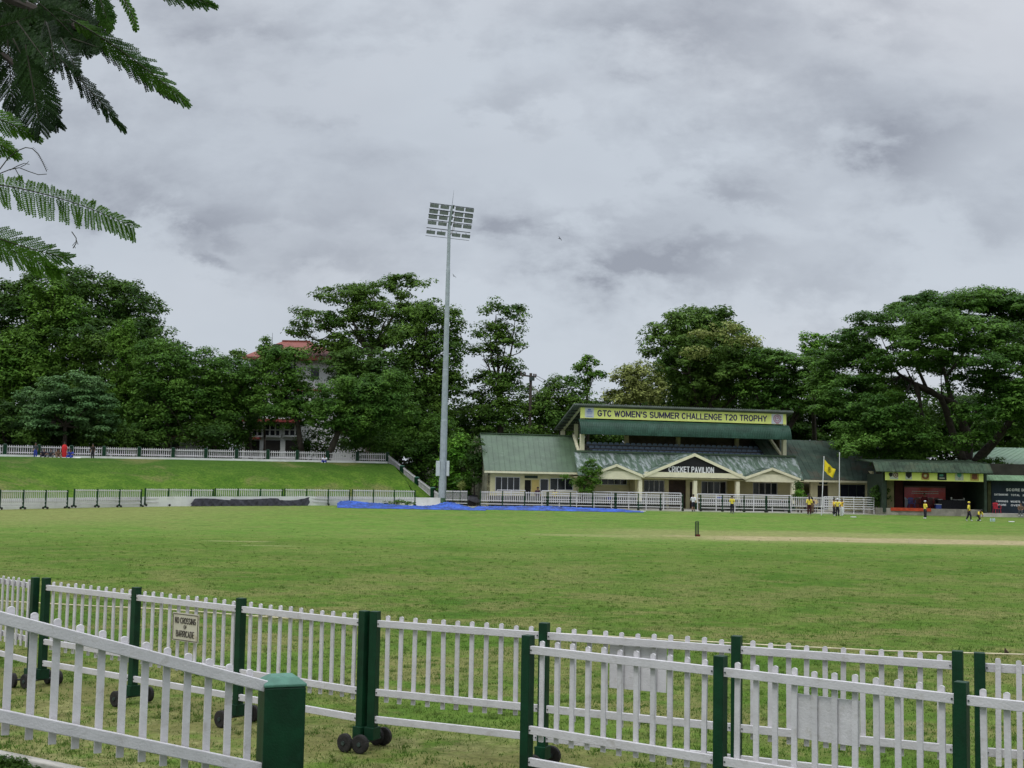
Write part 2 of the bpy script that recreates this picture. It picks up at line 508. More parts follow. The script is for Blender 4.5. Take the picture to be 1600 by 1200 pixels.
def barricade_proto(near=True, rails_front=True, boards=()):
    """three bays on four wheeled green posts, along +x; camera side is -y"""
    root = empty('picket_barricade')
    L = BAY * 3
    yb_b = -.029 if rails_front else .005
    for i in range(4):
        x = i * BAY
        p = MB().box((x, 0, .70), (.078, .078, 1.10))
        p.box((x, 0, .15), (.10, .13, .11))
        p.build('post', green_paint, root, bevel=.004 if near else 0)
        if near:
            for zb_ in (1.14, .52, .275):
                for sx_ in (-1, 1):
                    if 0 < i + sx_ * .5 < 3: MB().tube([(x + sx_ * .052, yb_b, zb_), (x + sx_ * .052, yb_b - .008, zb_)], .006, 6).build('bolt', axle_m, root)
        ax = MB().tube([(x, -.21, .085), (x, .21, .085)], .012, 6).build('axle', axle_m, root)
        for s in (-1, 1):
            w = MB()
            w.tube([(x, s * .185, .085), (x, s * .19, .085), (x, s * .225, .085), (x, s * .23, .085)], [.070, .083, .083, .070], 18 if near else 8)
            w.tube([(x, s * .178, .085), (x, s * .240, .085)], [.022, .020], 8, mi=1)
            w.build('wheel', [rubber, axle_m], ax)
    yr = -.012 if rails_front else .022
    yp = .018 if rails_front else -.012
    for i in range(3):
        x0, x1 = i * BAY + .0392, (i + 1) * BAY - .0392
        pk = MB()
        for k in range(11):
            x = x0 + (x1 - x0) * (k + .62) / 11.25
            w = .0195 if near else .028
            jz = (random.random() - .5) * .014
            arc = [(x + w * cos(a), yp - .011, 1.202 + jz + w * .62 * sin(a)) for a in [pi * q / 6 for q in range(7)]]
            tl_ = random.gauss(0, .0035); zl_ = .43 + random.uniform(-.008, .008)
            pk.prism([(x - w + tl_, yp - .011, zl_), (x + w + tl_, yp - .011, zl_)] + arc, (0, .016, 0))
        pk.build('picket_row', white, root)
        for zc, h in ((1.14, .062), (.52, .062), (.275, .062)):
            MB().box(((x0 + x1) / 2, yr, zc), (x1 - x0, .034, h)).build('rail', white, root, bevel=.003 if near else 0)
    for (bay, xa, xb, za, zb) in boards:
        MB().box((bay * BAY + (xa + xb) / 2, yp + .016, (za + zb) / 2), (xb - xa, .008, zb - za)).build('blank_board', white, root)
    return root


def place_unit(root, p, q, label, group='rolling picket barricades in the foreground', z=0):
    p = Vector((p[0], p[1])); q = Vector((q[0], q[1]))
    d = q - p
    root.location = (p.x, p.y, z)
    root.rotation_euler = (0, 0, math.atan2(d.y, d.x))
    tag(root, label, 'barricade', group)
    return root


def arcp(cx, cy, rx, ry, a0, a1, n=7):
    return [(cx + rx * cos(radians(a0 + (a1 - a0) * k / n)), cy + ry * sin(radians(a0 + (a1 - a0) * k / n))) for k in range(n + 1)]


GL = {   # strokes on a 1 x 1 cell, (advance, polylines)
 'A': (1, [[(0, 0), (.5, 1), (1, 0)], [(.2, .32), (.8, .32)]]),
 'B': (1, [[(0, 0), (0, 1), (.6, 1)] + arcp(.6, .76, .34, .24, 90, -90) + [(0, .52)], [(.6, .52)] + arcp(.62, .26, .38, .26, 90, -90) + [(0, 0)]]),
 'C': (1, [arcp(.5, .5, .5, .5, 45, 315, 14)]),
 'D': (1, [[(0, 0), (0, 1), (.45, 1)] + arcp(.45, .5, .55, .5, 90, -90, 10) + [(0, 0)]]),
 'E': (.85, [[(1, 1), (0, 1), (0, 0), (1, 0)], [(0, .52), (.85, .52)]]),
 'F': (.8, [[(1, 1), (0, 1), (0, 0)], [(0, .5), (.85, .5)]]),
 'G': (1.05, [arcp(.5, .5, .5, .5, 45, 330, 14) + [(.97, .46), (.55, .46)]]),
 'H': (1, [[(0, 0), (0, 1)], [(1, 0), (1, 1)], [(0, .52), (1, .52)]]),
 'I': (.12, [[(.5, 0), (.5, 1)]]),
 'K': (1, [[(0, 0), (0, 1)], [(1, 1), (0, .42)], [(.35, .62), (1, 0)]]),
 'L': (.8, [[(0, 1), (0, 0), (1, 0)]]),
 'M': (1.25, [[(0, 0), (0, 1), (.5, .1), (1, 1), (1, 0)]]),
 'N': (1, [[(0, 0), (0, 1), (1, 0), (1, 1)]]),
 'O': (1.08, [arcp(.5, .5, .5, .5, 0, 360, 18)]),
 'P': (.95, [[(0, 0), (0, 1), (.6, 1)] + arcp(.6, .74, .38, .26, 90, -90) + [(0, .48)]]),
 'R': (1, [[(0, 0), (0, 1), (.6, 1)] + arcp(.6, .74, .38, .26, 90, -90) + [(0, .48)], [(.5, .48), (1, 0)]]),
 'S': (.95, [arcp(.5, .75, .46, .25, 30, 270, 9) + arcp(.5, .25, .46, .25, 90, -150, 9)[1:]]),
 'T': (.9, [[(0, 1), (1, 1)], [(.5, 1), (.5, 0)]]),
 'U': (1, [[(0, 1), (0, .35)] + arcp(.5, .35, .5, .35, 180, 360, 8) + [(1, 1)]]),
 'V': (1, [[(0, 1), (.5, 0), (1, 1)]]),
 'W': (1.4, [[(0, 1), (.25, 0), (.5, .9), (.75, 0), (1, 1)]]),
 'Y': (1, [[(0, 1), (.5, .48), (1, 1)], [(.5, .48), (.5, 0)]]),
 '0': (.9, [arcp(.5, .5, .5, .5, 0, 360, 16)]),
 '1': (.3, [[(0, .8), (.6, 1), (.6, 0)]]),
 '2': (.9, [arcp(.5, .7, .5, .3, 160, -30, 8) + [(0, 0), (1, 0)]]),
 "'": (.12, [[(.5, 1), (.4, .74)]]),
}


def text_mesh(body, name, mat, parent, cx, cz, w, h, y, bold=.0, thick=.004, fat=0, weight=.16, gap=.30):
    """block capitals built of flat strokes, fitted to a w x h box facing -y"""
    adv = 0; pos = []
    for ch in body:
        if ch == ' ': adv += .62; continue
        g = GL[ch]; pos.append((adv, g)); adv += g[0] + gap + weight
    adv -= gap + weight
    th = weight * h * (1 if not fat else 1)
    uw = (w - th) / adv
    m = MB(); k = 0
    for x0, (a_, lines) in pos:
        for ln in lines:
            P_ = [(cx - w / 2 + th / 2 + (x0 + px * a_) * uw, cz - h / 2 + th / 2 + py * (h - th)) for px, py in ln]
            for (xa, za), (xb, zb) in zip(P_, P_[1:]):
                k += 1; yy = y - (k % 5) * .0007
                L_ = math.hypot(xb - xa, zb - za)
                if L_ < 1e-6: continue
                tx, tz = (xb - xa) / L_, (zb - za) / L_; nx, nz = -tz * th / 2, tx * th / 2; e = th * .38
                q = [(xa - tx * e + nx, yy, za - tz * e + nz), (xa - tx * e - nx, yy, za - tz * e - nz), (xb + tx * e - nx, yy, zb + tz * e - nz), (xb + tx * e + nx, yy, zb + tz * e + nz)]
                m.prism(q, (0, thick, 0))
    o = m.build(name, mat, parent)
    return o


random.seed(3)
uA = place_unit(barricade_proto(), (-5.38, 14.75), (-1.34, 11.72), 'white picket barricade on wheels carrying the NO CROSSING OF BARRICADE notice')
sg = empty('notice_sign', (0, 0, 0), 0, 'small cream metal notice reading NO CROSSING OF BARRICADE wired to pickets', 'sign')
sg.location = uA.location; sg.rotation_euler = uA.rotation_euler
sx, sz = BAY + .90, .895
MB().box((sx, -.045, sz), (.42, .008, .29)).build('sign_plate', M('rusty_cream_plate', (.50, .47, .37), .6, .1, 6, stain=(5, .6, (.33, .22, .12), .58, .72)), sg)
ink = M('black_ink', (.075, .065, .055), .7, .1, 5)
fr = MB()
for (cx, cz, w, h) in ((sx, sz + .132, .394, .006), (sx, sz - .132, .394, .006), (sx - .197, sz, .006, .258), (sx + .197, sz, .006, .258)):
    fr.box((cx, -.0515, cz), (w, .003, h))
fr.build('border_line', ink, sg)
for body, z, w, h in (('NO CROSSING', .068, .335, .064), ('OF', .003, .05, .038), ('BARRICADE', -.067, .29, .066)):
    text_mesh(body, 'lettering', ink, sg, sx, sz + z, w, h, -.053, .0, .003, weight=.105, gap=.36)

uB = place_unit(barricade_proto(boards=[(1, .59, 1.09, .74, 1.10)]), (-1.22, 11.68), (3.40, 9.58), 'white picket barricade with a blank white board high behind its middle bay')
uC = place_unit(barricade_proto(rails_front=False), (-5.56 - 3.55, 14.83 + 3.55), (-5.56, 14.83), 'barricade at left edge whose pickets stand in front of its rails')
uD = place_unit(barricade_proto(rails_front=False), (3.53, 9.50), (8.3, 7.9), 'barricade running out of the right edge, pickets in front of its rails')
uE = place_unit(barricade_proto(boards=[(1, .54, 1.01, .745, 1.045)]), (.165, 10.07), (.165 + 4.07, 10.07 - 3.03), 'nearest white picket barricade, overlapping in front of the others, with a low blank board')

# ------------------------------------------------------------------ near masonry pillar and sloping picket panel
p0, p1 = A(0, 965, 8.8), A(418, 1073, 9.72)
q0, q1 = A(0, 1118, 8.8), A(418, 1203, 9.72)
def along(a, b, t): return a + (b - a) * t
base = Vector((p1.x, p1.y, 0))
sf = empty('sloping_picket_fence', base, 0, 'large sloping white picket panel ending at a green masonry pillar, bottom left', 'fence')
tmin = -.75
mb = MB(base); mb.bar(along(p0, p1, tmin), p1, .05, .085); mb.build('top_rail', white, sf, bevel=.006)
mb = MB(base); mb.bar(along(q0, q1, tmin), q1, .05, .085); mb.build('bottom_rail', white, sf, bevel=.006)
fd = (p1 - p0); fd.z = 0; fd.normalize(); fn = Vector((-fd.y, fd.x, 0))   # away from the camera
mb = MB(base)
t = .932
while t > tmin:
    c = along(p0, p1, t); d = along(q0, q1, t)
    w = .0265
    c2 = c + fn * .030; zt = c.z + .088; zb = d.z - .125
    arc = [Vector((c2.x, c2.y, 0)) + fd * (w * cos(a)) + Vector((0, 0, zt - .012 + .018 * sin(a))) for a in [pi * q / 8 for q in range(9)]]
    poly = [Vector((c2.x, c2.y, zb)) - fd * w, Vector((c2.x, c2.y, zb)) + fd * w] + arc
    mb.prism(poly, fn * .022)
    t -= .0812
mb.build('picket_row', white, sf, bevel=.003)
# pillar
pc = A(441, 1060, 9.85); pr = math.atan2(fd.y, fd.x) + radians(-8)
def pillar(parent, c, rz, s, z0, z1, cap=.045, off=None, capmat=None):
    b = MB(off or (0, 0, 0)); b.box((c[0], c[1], (z0 + z1) / 2), (s, s, z1 - z0), rz); o = b.build('pillar', green_paint, parent, bevel=.012)
    b = MB(off or (0, 0, 0)); R = Matrix.Rotation(rz, 3, 'Z'); h = s / 2 * 1.03; g = s / 2 * .55
    lo = [Vector((c[0], c[1], z1 + .001)) + R @ Vector((x * h, y * h, 0)) for x, y in ((-1, -1), (1, -1), (1, 1), (-1, 1))]
    mi = [Vector((c[0], c[1], z1 + .022)) + R @ Vector((x * h, y * h, 0)) for x, y in ((-1, -1), (1, -1), (1, 1), (-1, 1))]
    hi = [Vector((c[0], c[1], z1 + .022 + cap)) + R @ Vector((x * g, y * g, 0)) for x, y in ((-1, -1), (1, -1), (1, 1), (-1, 1))]
    b.add(lo + mi + hi, [(3, 2, 1, 0), (8, 9, 10, 11)] + [(i, (i + 1) % 4, 4 + (i + 1) % 4, 4 + i) for i in range(4)] + [(4 + i, 4 + (i + 1) % 4, 8 + (i + 1) % 4, 8 + i) for i in range(4)])
    b.build('pillar_cap', capmat or pillar_top, o, bevel=.006)
    return o
ztop = A(441, 1069, 9.85).z
pillar(sf, pc, pr, .315, -.05, ztop, .05, base)
# coping and low wall below it
c0, c1 = A(-160, 1143, 8.45), A(120, 1201, 9.08)
cd_ = c1 - c0
c2 = c0 + cd_ * (((pc.x - .1) - c0.x) / cd_.x)
lw = empty('retaining_wall', (c1.x, c1.y, 0), 0, 'low concrete kerb wall under the sloping picket panel, bottom left corner', 'wall')
mb = MB((c1.x, c1.y, 0)); mb.bar(c0 - Vector((0, 0, .02)), c2 - Vector((0, 0, .02)), .20, .05); mb.build('coping', M('coping_concrete', (.46, .43, .38), .9, .15, 4, .2, 30, stain=(5, .7, (.20, .20, .15), .5, .7)), lw, bevel=.01)
mb = MB((c1.x, c1.y, 0))
mb.bar(c0 - Vector((0, 0, .40)), c2 - Vector((0, 0, .40)), .15, .70); mb.build('wall_body', concrete, lw)
# near bank the photographer stands on
bank_m = M('rough_bank_grass', (.05, .09, .025), .95, .4, 3, .8, 20)
mb = MB()
e0 = c0 + cd_ * -6; e1 = c2
nn = fn * -.13
pts = [Vector((e0.x, e0.y, .38)) + nn, Vector((e1.x, e1.y, .02)) + nn]
mb.add([pts[0], pts[1], Vector((9, 6.0, -.01)), Vector((9, 2.0, .7)), Vector((1.0, 3.5, .75)), Vector((-8, 1.5, .8)), Vector((9, -20, .8)), Vector((-12, -20, .8)), Vector((-12, 3, .8))],
       [(5, 4, 1, 0), (4, 3, 2, 1), (5, 7, 6, 3, 4), (8, 7, 5), (8, 5, 0)])
tag(mb.build('near_bank', bank_m), kind='structure')

# ------------------------------------------------------------------ far barricades round the boundary
random.seed(8)
far = barricade_proto(near=False)
fl = [((2, 78.2), (107, 82.6)), ((117.5, 83), (222, 87)), ((228, 87.2), (334, 91)), ((337, 91.1), (442, 94)), ((445.5, 94.1), (547, 96)), ((551, 96), (649, 97.6))]
ords = ['first', 'second', 'third', 'fourth', 'fifth', 'sixth']
G1 = 'rolling barricades along the foot of the grass bank'
for i, (a, b) in enumerate(fl):
    o = far if i == 0 else copy_tree(far)
    p, q = XY(*a), XY(*b)
    place_unit(o, p, q, '%s barricade from the left in the far row below the grass bank' % ords[i], G1, z=(p.z + q.z) / 2)
    o.scale = ((q - p).length / (BAY * 3), 1, 1)
fr_ = [(650, 731, 98), (751, 855, 97.5), (857, 961, 97.3), (963, 1067, 97.2), (1095, 1196.5, 97.4), (1198, 1303, 97.6)]
lab = ['just right of the floodlight mast', 'in front of the left wing of the pavilion', 'in front of the small sapling', 'left of the gap where the man in white walks',
       'right of the gap where the man in white walks', 'behind the flagpoles']
fa = [(697, 731)]
G2 = 'rolling barricades in front of the pavilion'
for i, (a, b, Y) in enumerate(fr_):
    if i == 0: a = 696.5
    o = copy_tree(far)
    p, q = XY(a, Y), XY(b, Y)
    place_unit(o, p, q, 'far white picket barricade ' + lab[i], G2, z=p.z)
    o.scale = ((q - p).length / (BAY * 3), 1, 1.04)
    if i == 0: o.scale[0] = (q - p).length / (BAY * 3)

# ------------------------------------------------------------------ grass bank on the left
def bank_grass():
    m = bpy.data.materials.new('bank_grass'); m.use_nodes = True
    t = m.node_tree; bs = t.nodes['Principled BSDF']
    g = nd(t, 'ShaderNodeNewGeometry'); pos = g.outputs['Position']
    a = noise(t, pos, .16, 5, .65, .3); b = noise(t, pos, .7, 5, .7); c_ = noise(t, pos, 6, 4, .7)
    s = nd(t, 'ShaderNodeSeparateXYZ'); t.links.new(pos, s.inputs[0])
    hi = mrange(t, mth(t, 'ADD', s.outputs[2], mth(t, 'MULTIPLY', a.outputs['Fac'], 3)), 3.2, 5.2)
    c = mixc(t, mrange(t, b.outputs['Fac'], .35, .65), (.062, .135, .014), (.12, .20, .026))
    c = mixc(t, mth(t, 'MULTIPLY', hi, .8), c, (.045, .095, .016))
    c = mixc(t, mth(t, 'MULTIPLY', mrange(t, a.outputs['Fac'], .49, .62), .7), c, (.19, .17, .07))
    c = mixc(t, mth(t, 'MULTIPLY', mrange(t, c_.outputs['Fac'], .4, .62), .6), c, (.028, .065, .010))
    t.links.new(c, bs.inputs['Base Color']); bs.inputs['Roughness'].default_value = .95; bs.inputs['Specular IOR Level'].default_value = .05
    bp = nd(t, 'ShaderNodeBump'); bp.inputs['Strength'].default_value = 1; bp.inputs['Distance'].default_value = .12
    n = noise(t, pos, 2.5, 6, .75); t.links.new(n.outputs['Fac'], bp.inputs['Height']); t.links.new(bp.outputs[0], bs.inputs['Normal'])
    return m


bankm = bank_grass()
def top_pt(px):      # foot of the hilltop fence
    t = px / 605
    p = A(px, 713 + 11 * t + (2 * sin(px * .02) if px < 560 else 0) * .0, 95 + 12 * t)
    return p
def bot_pt(px):
    t = px / 650
    Y = 79.6 + 19.5 * t - 4.5 * t * (1 - t) * -1
    p = A(px, 780, Y); return Vector((p.x, p.y, gz(Y) + .62))
N = 60; K = 14
random.seed(2)
vs = []; fs = []
for i in range(N + 1):
    s_ = -260 + (910) * i / N
    b = bot_pt(s_); tpx = -260 + (865) * i / N; tp = top_pt(tpx)
    for k in range(K + 1):
        u = k / K
        prof = u ** .9
        p = b.lerp(tp, u); z = b.z + (tp.z - b.z) * (sin(u * pi / 2) ** 1.05)
        z += (sin(i * .9) + sin(i * .37 + k)) * .05 * sin(pi * u) + random.uniform(-.03, .03) * sin(pi * u)
        vs.append(Vector((p.x, p.y, z)))
for i in range(N):
    for k in range(K):
        a = i * (K + 1) + k
        fs.append((a, a + K + 1, a + K + 2, a + 1))
# right-hand end, falling to the ground along the descending fence
e0b, e1t = bot_pt(650), top_pt(605)
n0 = len(vs)
eb = A(690, 783, 102.5); eb.z = gz(102) + .12
for k in range(K + 1):
    u = k / K
    vs.append(Vector((e0b.x + .3, e0b.y + .4, .3)).lerp(Vector((e0b.x, e0b.y, .3)), 0))
mb = MB(); mb.add(vs[:n0], fs)
o = mb.build('grass_bank', bankm, smooth=True); tag(o, kind='structure')
# triangular flank to the right of the bank face
mb = MB()
bm_b = [e0b.lerp(eb, u / 8) for u in range(9)]
for u in range(9): bm_b[u].z = max(gz(bm_b[u].y) + .62 * (1 - u / 8) + .1, .1)
K2 = 14
vs2 = []
for u in range(9):
    tp = e1t.lerp(Vector((eb.x, eb.y + .4, eb.z)), u / 8)
    if u: tp.z = e1t.z + (eb.z - e1t.z) * (u / 8) ** .93
    for k in range(K2 + 1):
        w = k / K2
        p = bm_b[u].lerp(tp, w); p.z = bm_b[u].z + (tp.z - bm_b[u].z) * (sin(w * pi / 2) ** 1.05)
        vs2.append(p)
fs2 = []
for u in range(8):
    for k in range(K2):
        a = u * (K2 + 1) + k; fs2.append((a, a + K2 + 1, a + K2 + 2, a + 1))
mb.add(vs2, fs2); o = mb.build('grass_bank', bankm, smooth=True); tag(o, kind='structure')
# plateau behind, sloping down to the right
mb = MB()
zt = top_pt(300).z
pl = [top_pt(-260 + 865 * i / 20) for i in range(21)]
for p in pl: p.z -= .02
back = [Vector((p.x * 3.4 - 20, 330, p.z)) for p in pl]
n = len(pl)
r0 = Vector((eb.x + .2, eb.y, eb.z)); r1 = Vector((eb.x + 22, 330, .4))
mb.add(pl + back + [r0, r1], [(i, i + 1, n + i + 1, n + i) for i in range(n - 1)] + [(n - 1, 2 * n, 2 * n + 1, 2 * n - 1)])
tag(mb.build('hill', M('leaf_litter_soil', (.05, .055, .025), .95, .4, .5, .5, 6)), kind='structure')

# white retaining wall at the foot of the bank
wb = bot_pt(0)
rw = empty('retaining_wall', (bot_pt(300).x, bot_pt(300).y, gz(90)), 0, 'long stained white wall at the foot of the far grass bank', 'wall')
mb = MB(rw.location)
pts = [bot_pt(-260 + 910 * i / 30) for i in range(31)] + [Vector((e0b.x + (eb.x - e0b.x) * .6, e0b.y + (eb.y - e0b.y) * .6 - .2, e0b.z - .3))]
for a, b in zip(pts[:-2], pts[1:-1]):
    za = (a.z + b.z) / 2
    mb.bar(Vector((a.x, a.y - .1, za - .45)), Vector((b.x, b.y - .1, za - .45)), .2, 1.0)
mb.build('wall_body', white_wall, rw)
mb = MB(rw.location)
a = pts[-2]; b2 = A(687, 788, 100.2)
mb.bar(Vector((a.x, a.y - .15, a.z - .42)), Vector((b2.x, b2.y, a.z - .42)), .2, .9)
mb.bar(Vector((a.x + .1, a.y - .5, a.z - .78)), Vector((b2.x + .1, b2.y - .4, a.z - .78)), .5, .4)
mb.build('end_block', white_wall, rw)

# ------------------------------------------------------------------ hilltop fence, with green masonry pillars
hf = empty('hilltop_picket_fence', top_pt(300), 0, 'white picket fence with green pillars along the top of the grass bank', 'fence')
off = hf.location.copy()
def pillar_px():
    xs = [-45, 7, 60, 111, 162, 217, 270, 321, 369, 418, 464, 511, 558, 605]
    return xs
def picket_panel(parent, a, b, hgt, off, z0=.10, name='picket_panel', n=None):
    """a, b: foot points at the coping; panel follows their slope"""
    m = MB(off); d = b - a; L = Vector((d.x, d.y, 0)).length; dh = d.normalized(); hz = Vector((d.x, d.y, 0)).normalized(); nrm = Vector((-hz.y, hz.x, 0))
    for zc in (z0 + .12, z0 + hgt - .14):
        m.bar(a + dh * .14 + Vector((0, 0, zc)), b - dh * .14 + Vector((0, 0, zc)), .035, .07)
    n = n or max(4, int(L / .165)); w = .028
    for k in range(n):
        c = a.lerp(b, (k + 1) / (n + 1)) + nrm * .025
        arc = [c + hz * (w * cos(x)) + Vector((0, 0, z0 + hgt - .03 + w * sin(x))) for x in (0, pi / 3, 2 * pi / 3, pi)]
        m.prism([c - hz * w + Vector((0, 0, z0)), c + hz * w + Vector((0, 0, z0))] + arc, nrm * .02)
    return m.build(name, white, parent)
xs = pillar_px(); P3 = [top_pt(x) for x in xs]
for i, p in enumerate(P3):
    d = P3[min(i + 1, len(P3) - 1)] - P3[max(i - 1, 0)]
    pillar(hf, p, math.atan2(d.y, d.x), .27, p.z - .4, p.z + .90, .04, off, green_paint)
for a, b in zip(P3, P3[1:]):
    picket_panel(hf, a, b, .68, off, .20)
    m = MB(off); m.bar(a + Vector((0, -.10, .02)), b + Vector((0, -.10, .02)), .34, .26); m.build('coping', white_wall, hf)
# descending leg
dfz = Vector((0, 0, 0))
D = [top_pt(605), A(628, 743, 105.2), A(651, 761, 103.7), A(676, 780, 102.3), A(690, 789, 101.5)]
df = empty('descending_picket_fence', D[2], 0, 'white picket fence stepping down the right end of the grass bank', 'fence')
off = df.location.copy()
for i, p in enumerate(D[1:4]):
    pillar(df, p, .9, .30, p.z - .35, p.z + .78 + (.12 if i == 2 else 0), .05, off, pillar_top)
for a, b in zip(D, D[1:]):
    picket_panel(df, a, b, .78, off, .02, n=16)
    m = MB(off); m.bar(a - Vector((0, 0, .14)), b - Vector((0, 0, .14)), .3, .2); m.build('coping', white_wall, df)

# ------------------------------------------------------------------ floodlight mast
Yf = 101.0
fb = XY(691.5, Yf)
mast = empty('floodlight_mast', fb, 0, 'tall tapering galvanised floodlight mast with five rows of lamps', 'floodlight')
topw = A(702.5, 352, Yf); hM = topw.z - fb.z
m = MB()
lean = Vector((topw.x - fb.x, 0, 0))
lean = Vector((0, 0, 0)) + Vector((A(702.0, 352, Yf).x - fb.x, 0, 0))
prof = [0, .13, .13, .30, .302, .48, .482, .66, .662, .84, .842, 1.0]
rad = [.32, .30, .29, .27, .255, .235, .22, .20, .19, .165, .15, .125]
m.tube([Vector((lean.x * t, 0, hM * t)) for t in prof], rad, 12)
m.build('mast', galv, mast, smooth=False)
m = MB(); m.tube([(0, 0, 0), (0, 0, .62)], [.43, .40], 12); m.build('painted_base', M('weathered_green_base', (.06, .12, .06), .8, .4, 4), mast)
# control boxes
for x, w, dx_ in ((684.5, 6.3, -.1), (699.9, 4.4, .1)):
    c = A(x, 732, Yf) - fb
    b = MB(); b.box((c.x, -.08, c.z), (w * Yf / F, .30, 23.5 * Yf / F)); o = b.build('control_box', M('box_grey_paint', (.50, .54, .56), .6, .08, 3), mast, bevel=.02)
    MB().box((c.x + (.2 if x < 690 else -.16), 0, c.z), (.2, .08, .9)).build('bracket', galv, mast)
# head frame: bars run back to the right, frame leans forward
ang = radians(27); hx = Vector((cos(ang), sin(ang), 0)); hn = Vector((sin(ang), -cos(ang), 0))
head0 = Vector((lean.x, 0, hM))
tilt = radians(17)
fu = (Vector((0, 0, 1)) * cos(tilt) + hn * sin(tilt)); fnn = hn * cos(tilt) - Vector((0, 0, 1)) * sin(tilt)
pxm = Yf / F
def HP(a, h, d=0): return head0 + hx * a + fu * h + fnn * d
rows = [1.42, .95, .52, .05, -.72]
barsz = [1.60, 1.12, .68, .24, -.40, -1.05]
hb = MB()
hb.tube([HP(0, -.1), HP(0, 1.62)], [.12, .09], 8)
hb.build('head_post', galv, mast)
for i, z in enumerate(barsz):
    h = z
    MB().bar(HP(-1.95, h), HP(1.95, h), .05 if i < 5 else .03, .055 if i < 5 else .03).build('cross_bar', axle_m, mast)
lamp_m = M('lamp_housing_grey', (.085, .095, .09), .5, .15, 4, spec=.4)
lens_m = M('lamp_glass', (.20, .22, .22), .55, .2, 3, spec=.3)
for i, h in enumerate(rows):
    for a in (-1.58, -.66, .68, 1.56):
        w, hh, dp = .74, .29, .22
        c = HP(a, h, .12)
        R = [hx, fnn, fu]
        b = MB()
        lo = [c + hx * (x * w / 2) + fu * (z * hh / 2) + fnn * .02 for x, z in ((-1, -1), (1, -1), (1, 1), (-1, 1))]
        hi = [c + hx * (x * w / 2 * .8) + fu * (z * hh / 2 * .7) - fnn * dp for x, z in ((-1, -1), (1, -1), (1, 1), (-1, 1))]
        b.add(lo + hi, [(4, 5, 6, 7)] + [(j, (j + 1) % 4, 4 + (j + 1) % 4, 4 + j) for j in range(4)])
        lam = b.build('lamp', lamp_m, mast)
        b = MB(); lo = [c + hx * (x * w / 2 * .96) + fu * (z * hh / 2 * .92) + fnn * .025 for x, z in ((-1, -1), (1, -1), (1, 1), (-1, 1))]
        b.add(lo, [(0, 1, 2, 3)]); b.bar(c + fu * hh * .5, c + fu * (hh * .5 + .07) - fnn * .1, .05, .03, hx)
        b.build('lamp_glass', lens_m, lam)
    MB().bar(HP(.15, h - .05), HP(.12, h + .25, .05), .12, .06).build('junction_box', lamp_m, mast) if i < 4 else None
MB().tube([HP(0, 1.6), HP(.0, 1.62) + Vector((.12, 0, 1.25))], [.018, .006], 5).build('lightning_rod', axle_m, mast)
m = MB(); m.tube([HP(0, -.5, -.1) + Vector((0, 0, .0)), HP(.0, -1.05)], .02, 5)
# cables curving from the head
for s in (0.0, .12):
    m.tube([HP(.2 + s, 1.1), HP(.34 + s, .8, .1), HP(.3 + s, .3), HP(.35 + s, -.3), HP(.18, -.9)], .018, 5)
m.build('cable', M('pale_cable', (.35, .30, .25), .6, .1, 4), mast)

# ------------------------------------------------------------------ pavilion
PA = radians(14)
PU = Vector((cos(PA), sin(PA), 0)); PV = Vector((-sin(PA), cos(PA), 0)); P0 = Vector((5.62, 103, 0))
def uz(px, py, v=0.0):
    d = ray(px, py); o = CAMP - (P0 + PV * v)
    t = -o.dot(PV) / d.dot(PV)
    p = CAMP + d * t - P0
    return p.dot(PU), p.z
def L3(px, py, v): u, z = uz(px, py, v); return Vector((u, v, z))
pav = empty('cricket_pavilion', P0, PA, 'cream cricket pavilion with green metal roofs and an upper seating deck', 'pavilion')
zf = .62
def roofm(name, c, stain=None): return M(name, c, .5, .18, 1.2, .15, 12, .4, stain=stain, stretch=(1, 1, 1))
roof_g = roofm('green_metal_roof', (.062, .100, .056), (1.6, .6, (.15, .19, .145), .60, .72))
roof_p = M('peeling_green_roof', (.075, .115, .08), .55, .2, 1.2, .15, 12, .3, stain=(1.5, .9, (.30, .33, .33), .46, .62), stretch=(2.2, .55, .55))
roof_d = M('dirty_green_roof', (.052, .082, .062), .7, .3, 1.0, .15, 12, .2, stain=(.5, .75, (.075, .066, .048), .50, .60))
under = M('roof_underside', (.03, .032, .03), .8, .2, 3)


def roof_sheet(name, mat, a, b, c, d, parent, th=.05, seam=.42, rib=.035):
    """a-b eave (left-right), d-c ridge; seams run from eave to ridge"""
    a, b, c, d = map(Vector, (a, b, c, d))
    n = (b - a).cross(d - a).normalized()
    if n.z < 0: n = -n
    m = MB(); m.prism([a, b, c, d], -n * th)
    L = (b - a).length; k = int(L / seam)
    for i in range(k + 1):
        t = i / max(1, k)
        m.bar(a.lerp(b, t) + n * (rib / 2 - .004), d.lerp(c, t) + n * (rib / 2 - .004), rib, rib, n)
    return m.build(name, mat, parent)


# left wing
vE, vR = -2.6, 3.2
E0, E1 = L3(757, 735.5, vE), L3(904, 737.5, vE)
R0, R1 = L3(750.5, 678, vR), L3(896, 680.5, vR)
E1.z = E0.z = (E0.z + E1.z) / 2; R1.z = R0.z = (R0.z + R1.z) / 2
roof_sheet('roof', roof_g, E0, E1, R1, R0, pav)
Rb = vR * 2 - vE
roof_sheet('roof', roof_d, (E0.x, Rb, E0.z), (E1.x, Rb, E0.z), R1 - Vector((0, 0, .003)), R0 - Vector((0, 0, .003)), pav)
m = MB(); m.box(((E0.x + E1.x) / 2, vE + .03, E0.z - .10), (E1.x - E0.x, .05, .16)); m.build('gutter_board', cream_trim, pav)
m = MB(); m.bar(R0 + Vector((0, 0, .03)), R1 + Vector((0, 0, .03)), .35, .06); m.build('ridge_cap', roof_g, pav)
uL = uz(762, 750, -1.9)[0]; uR = uz(1375, 760, -1.9)[0]


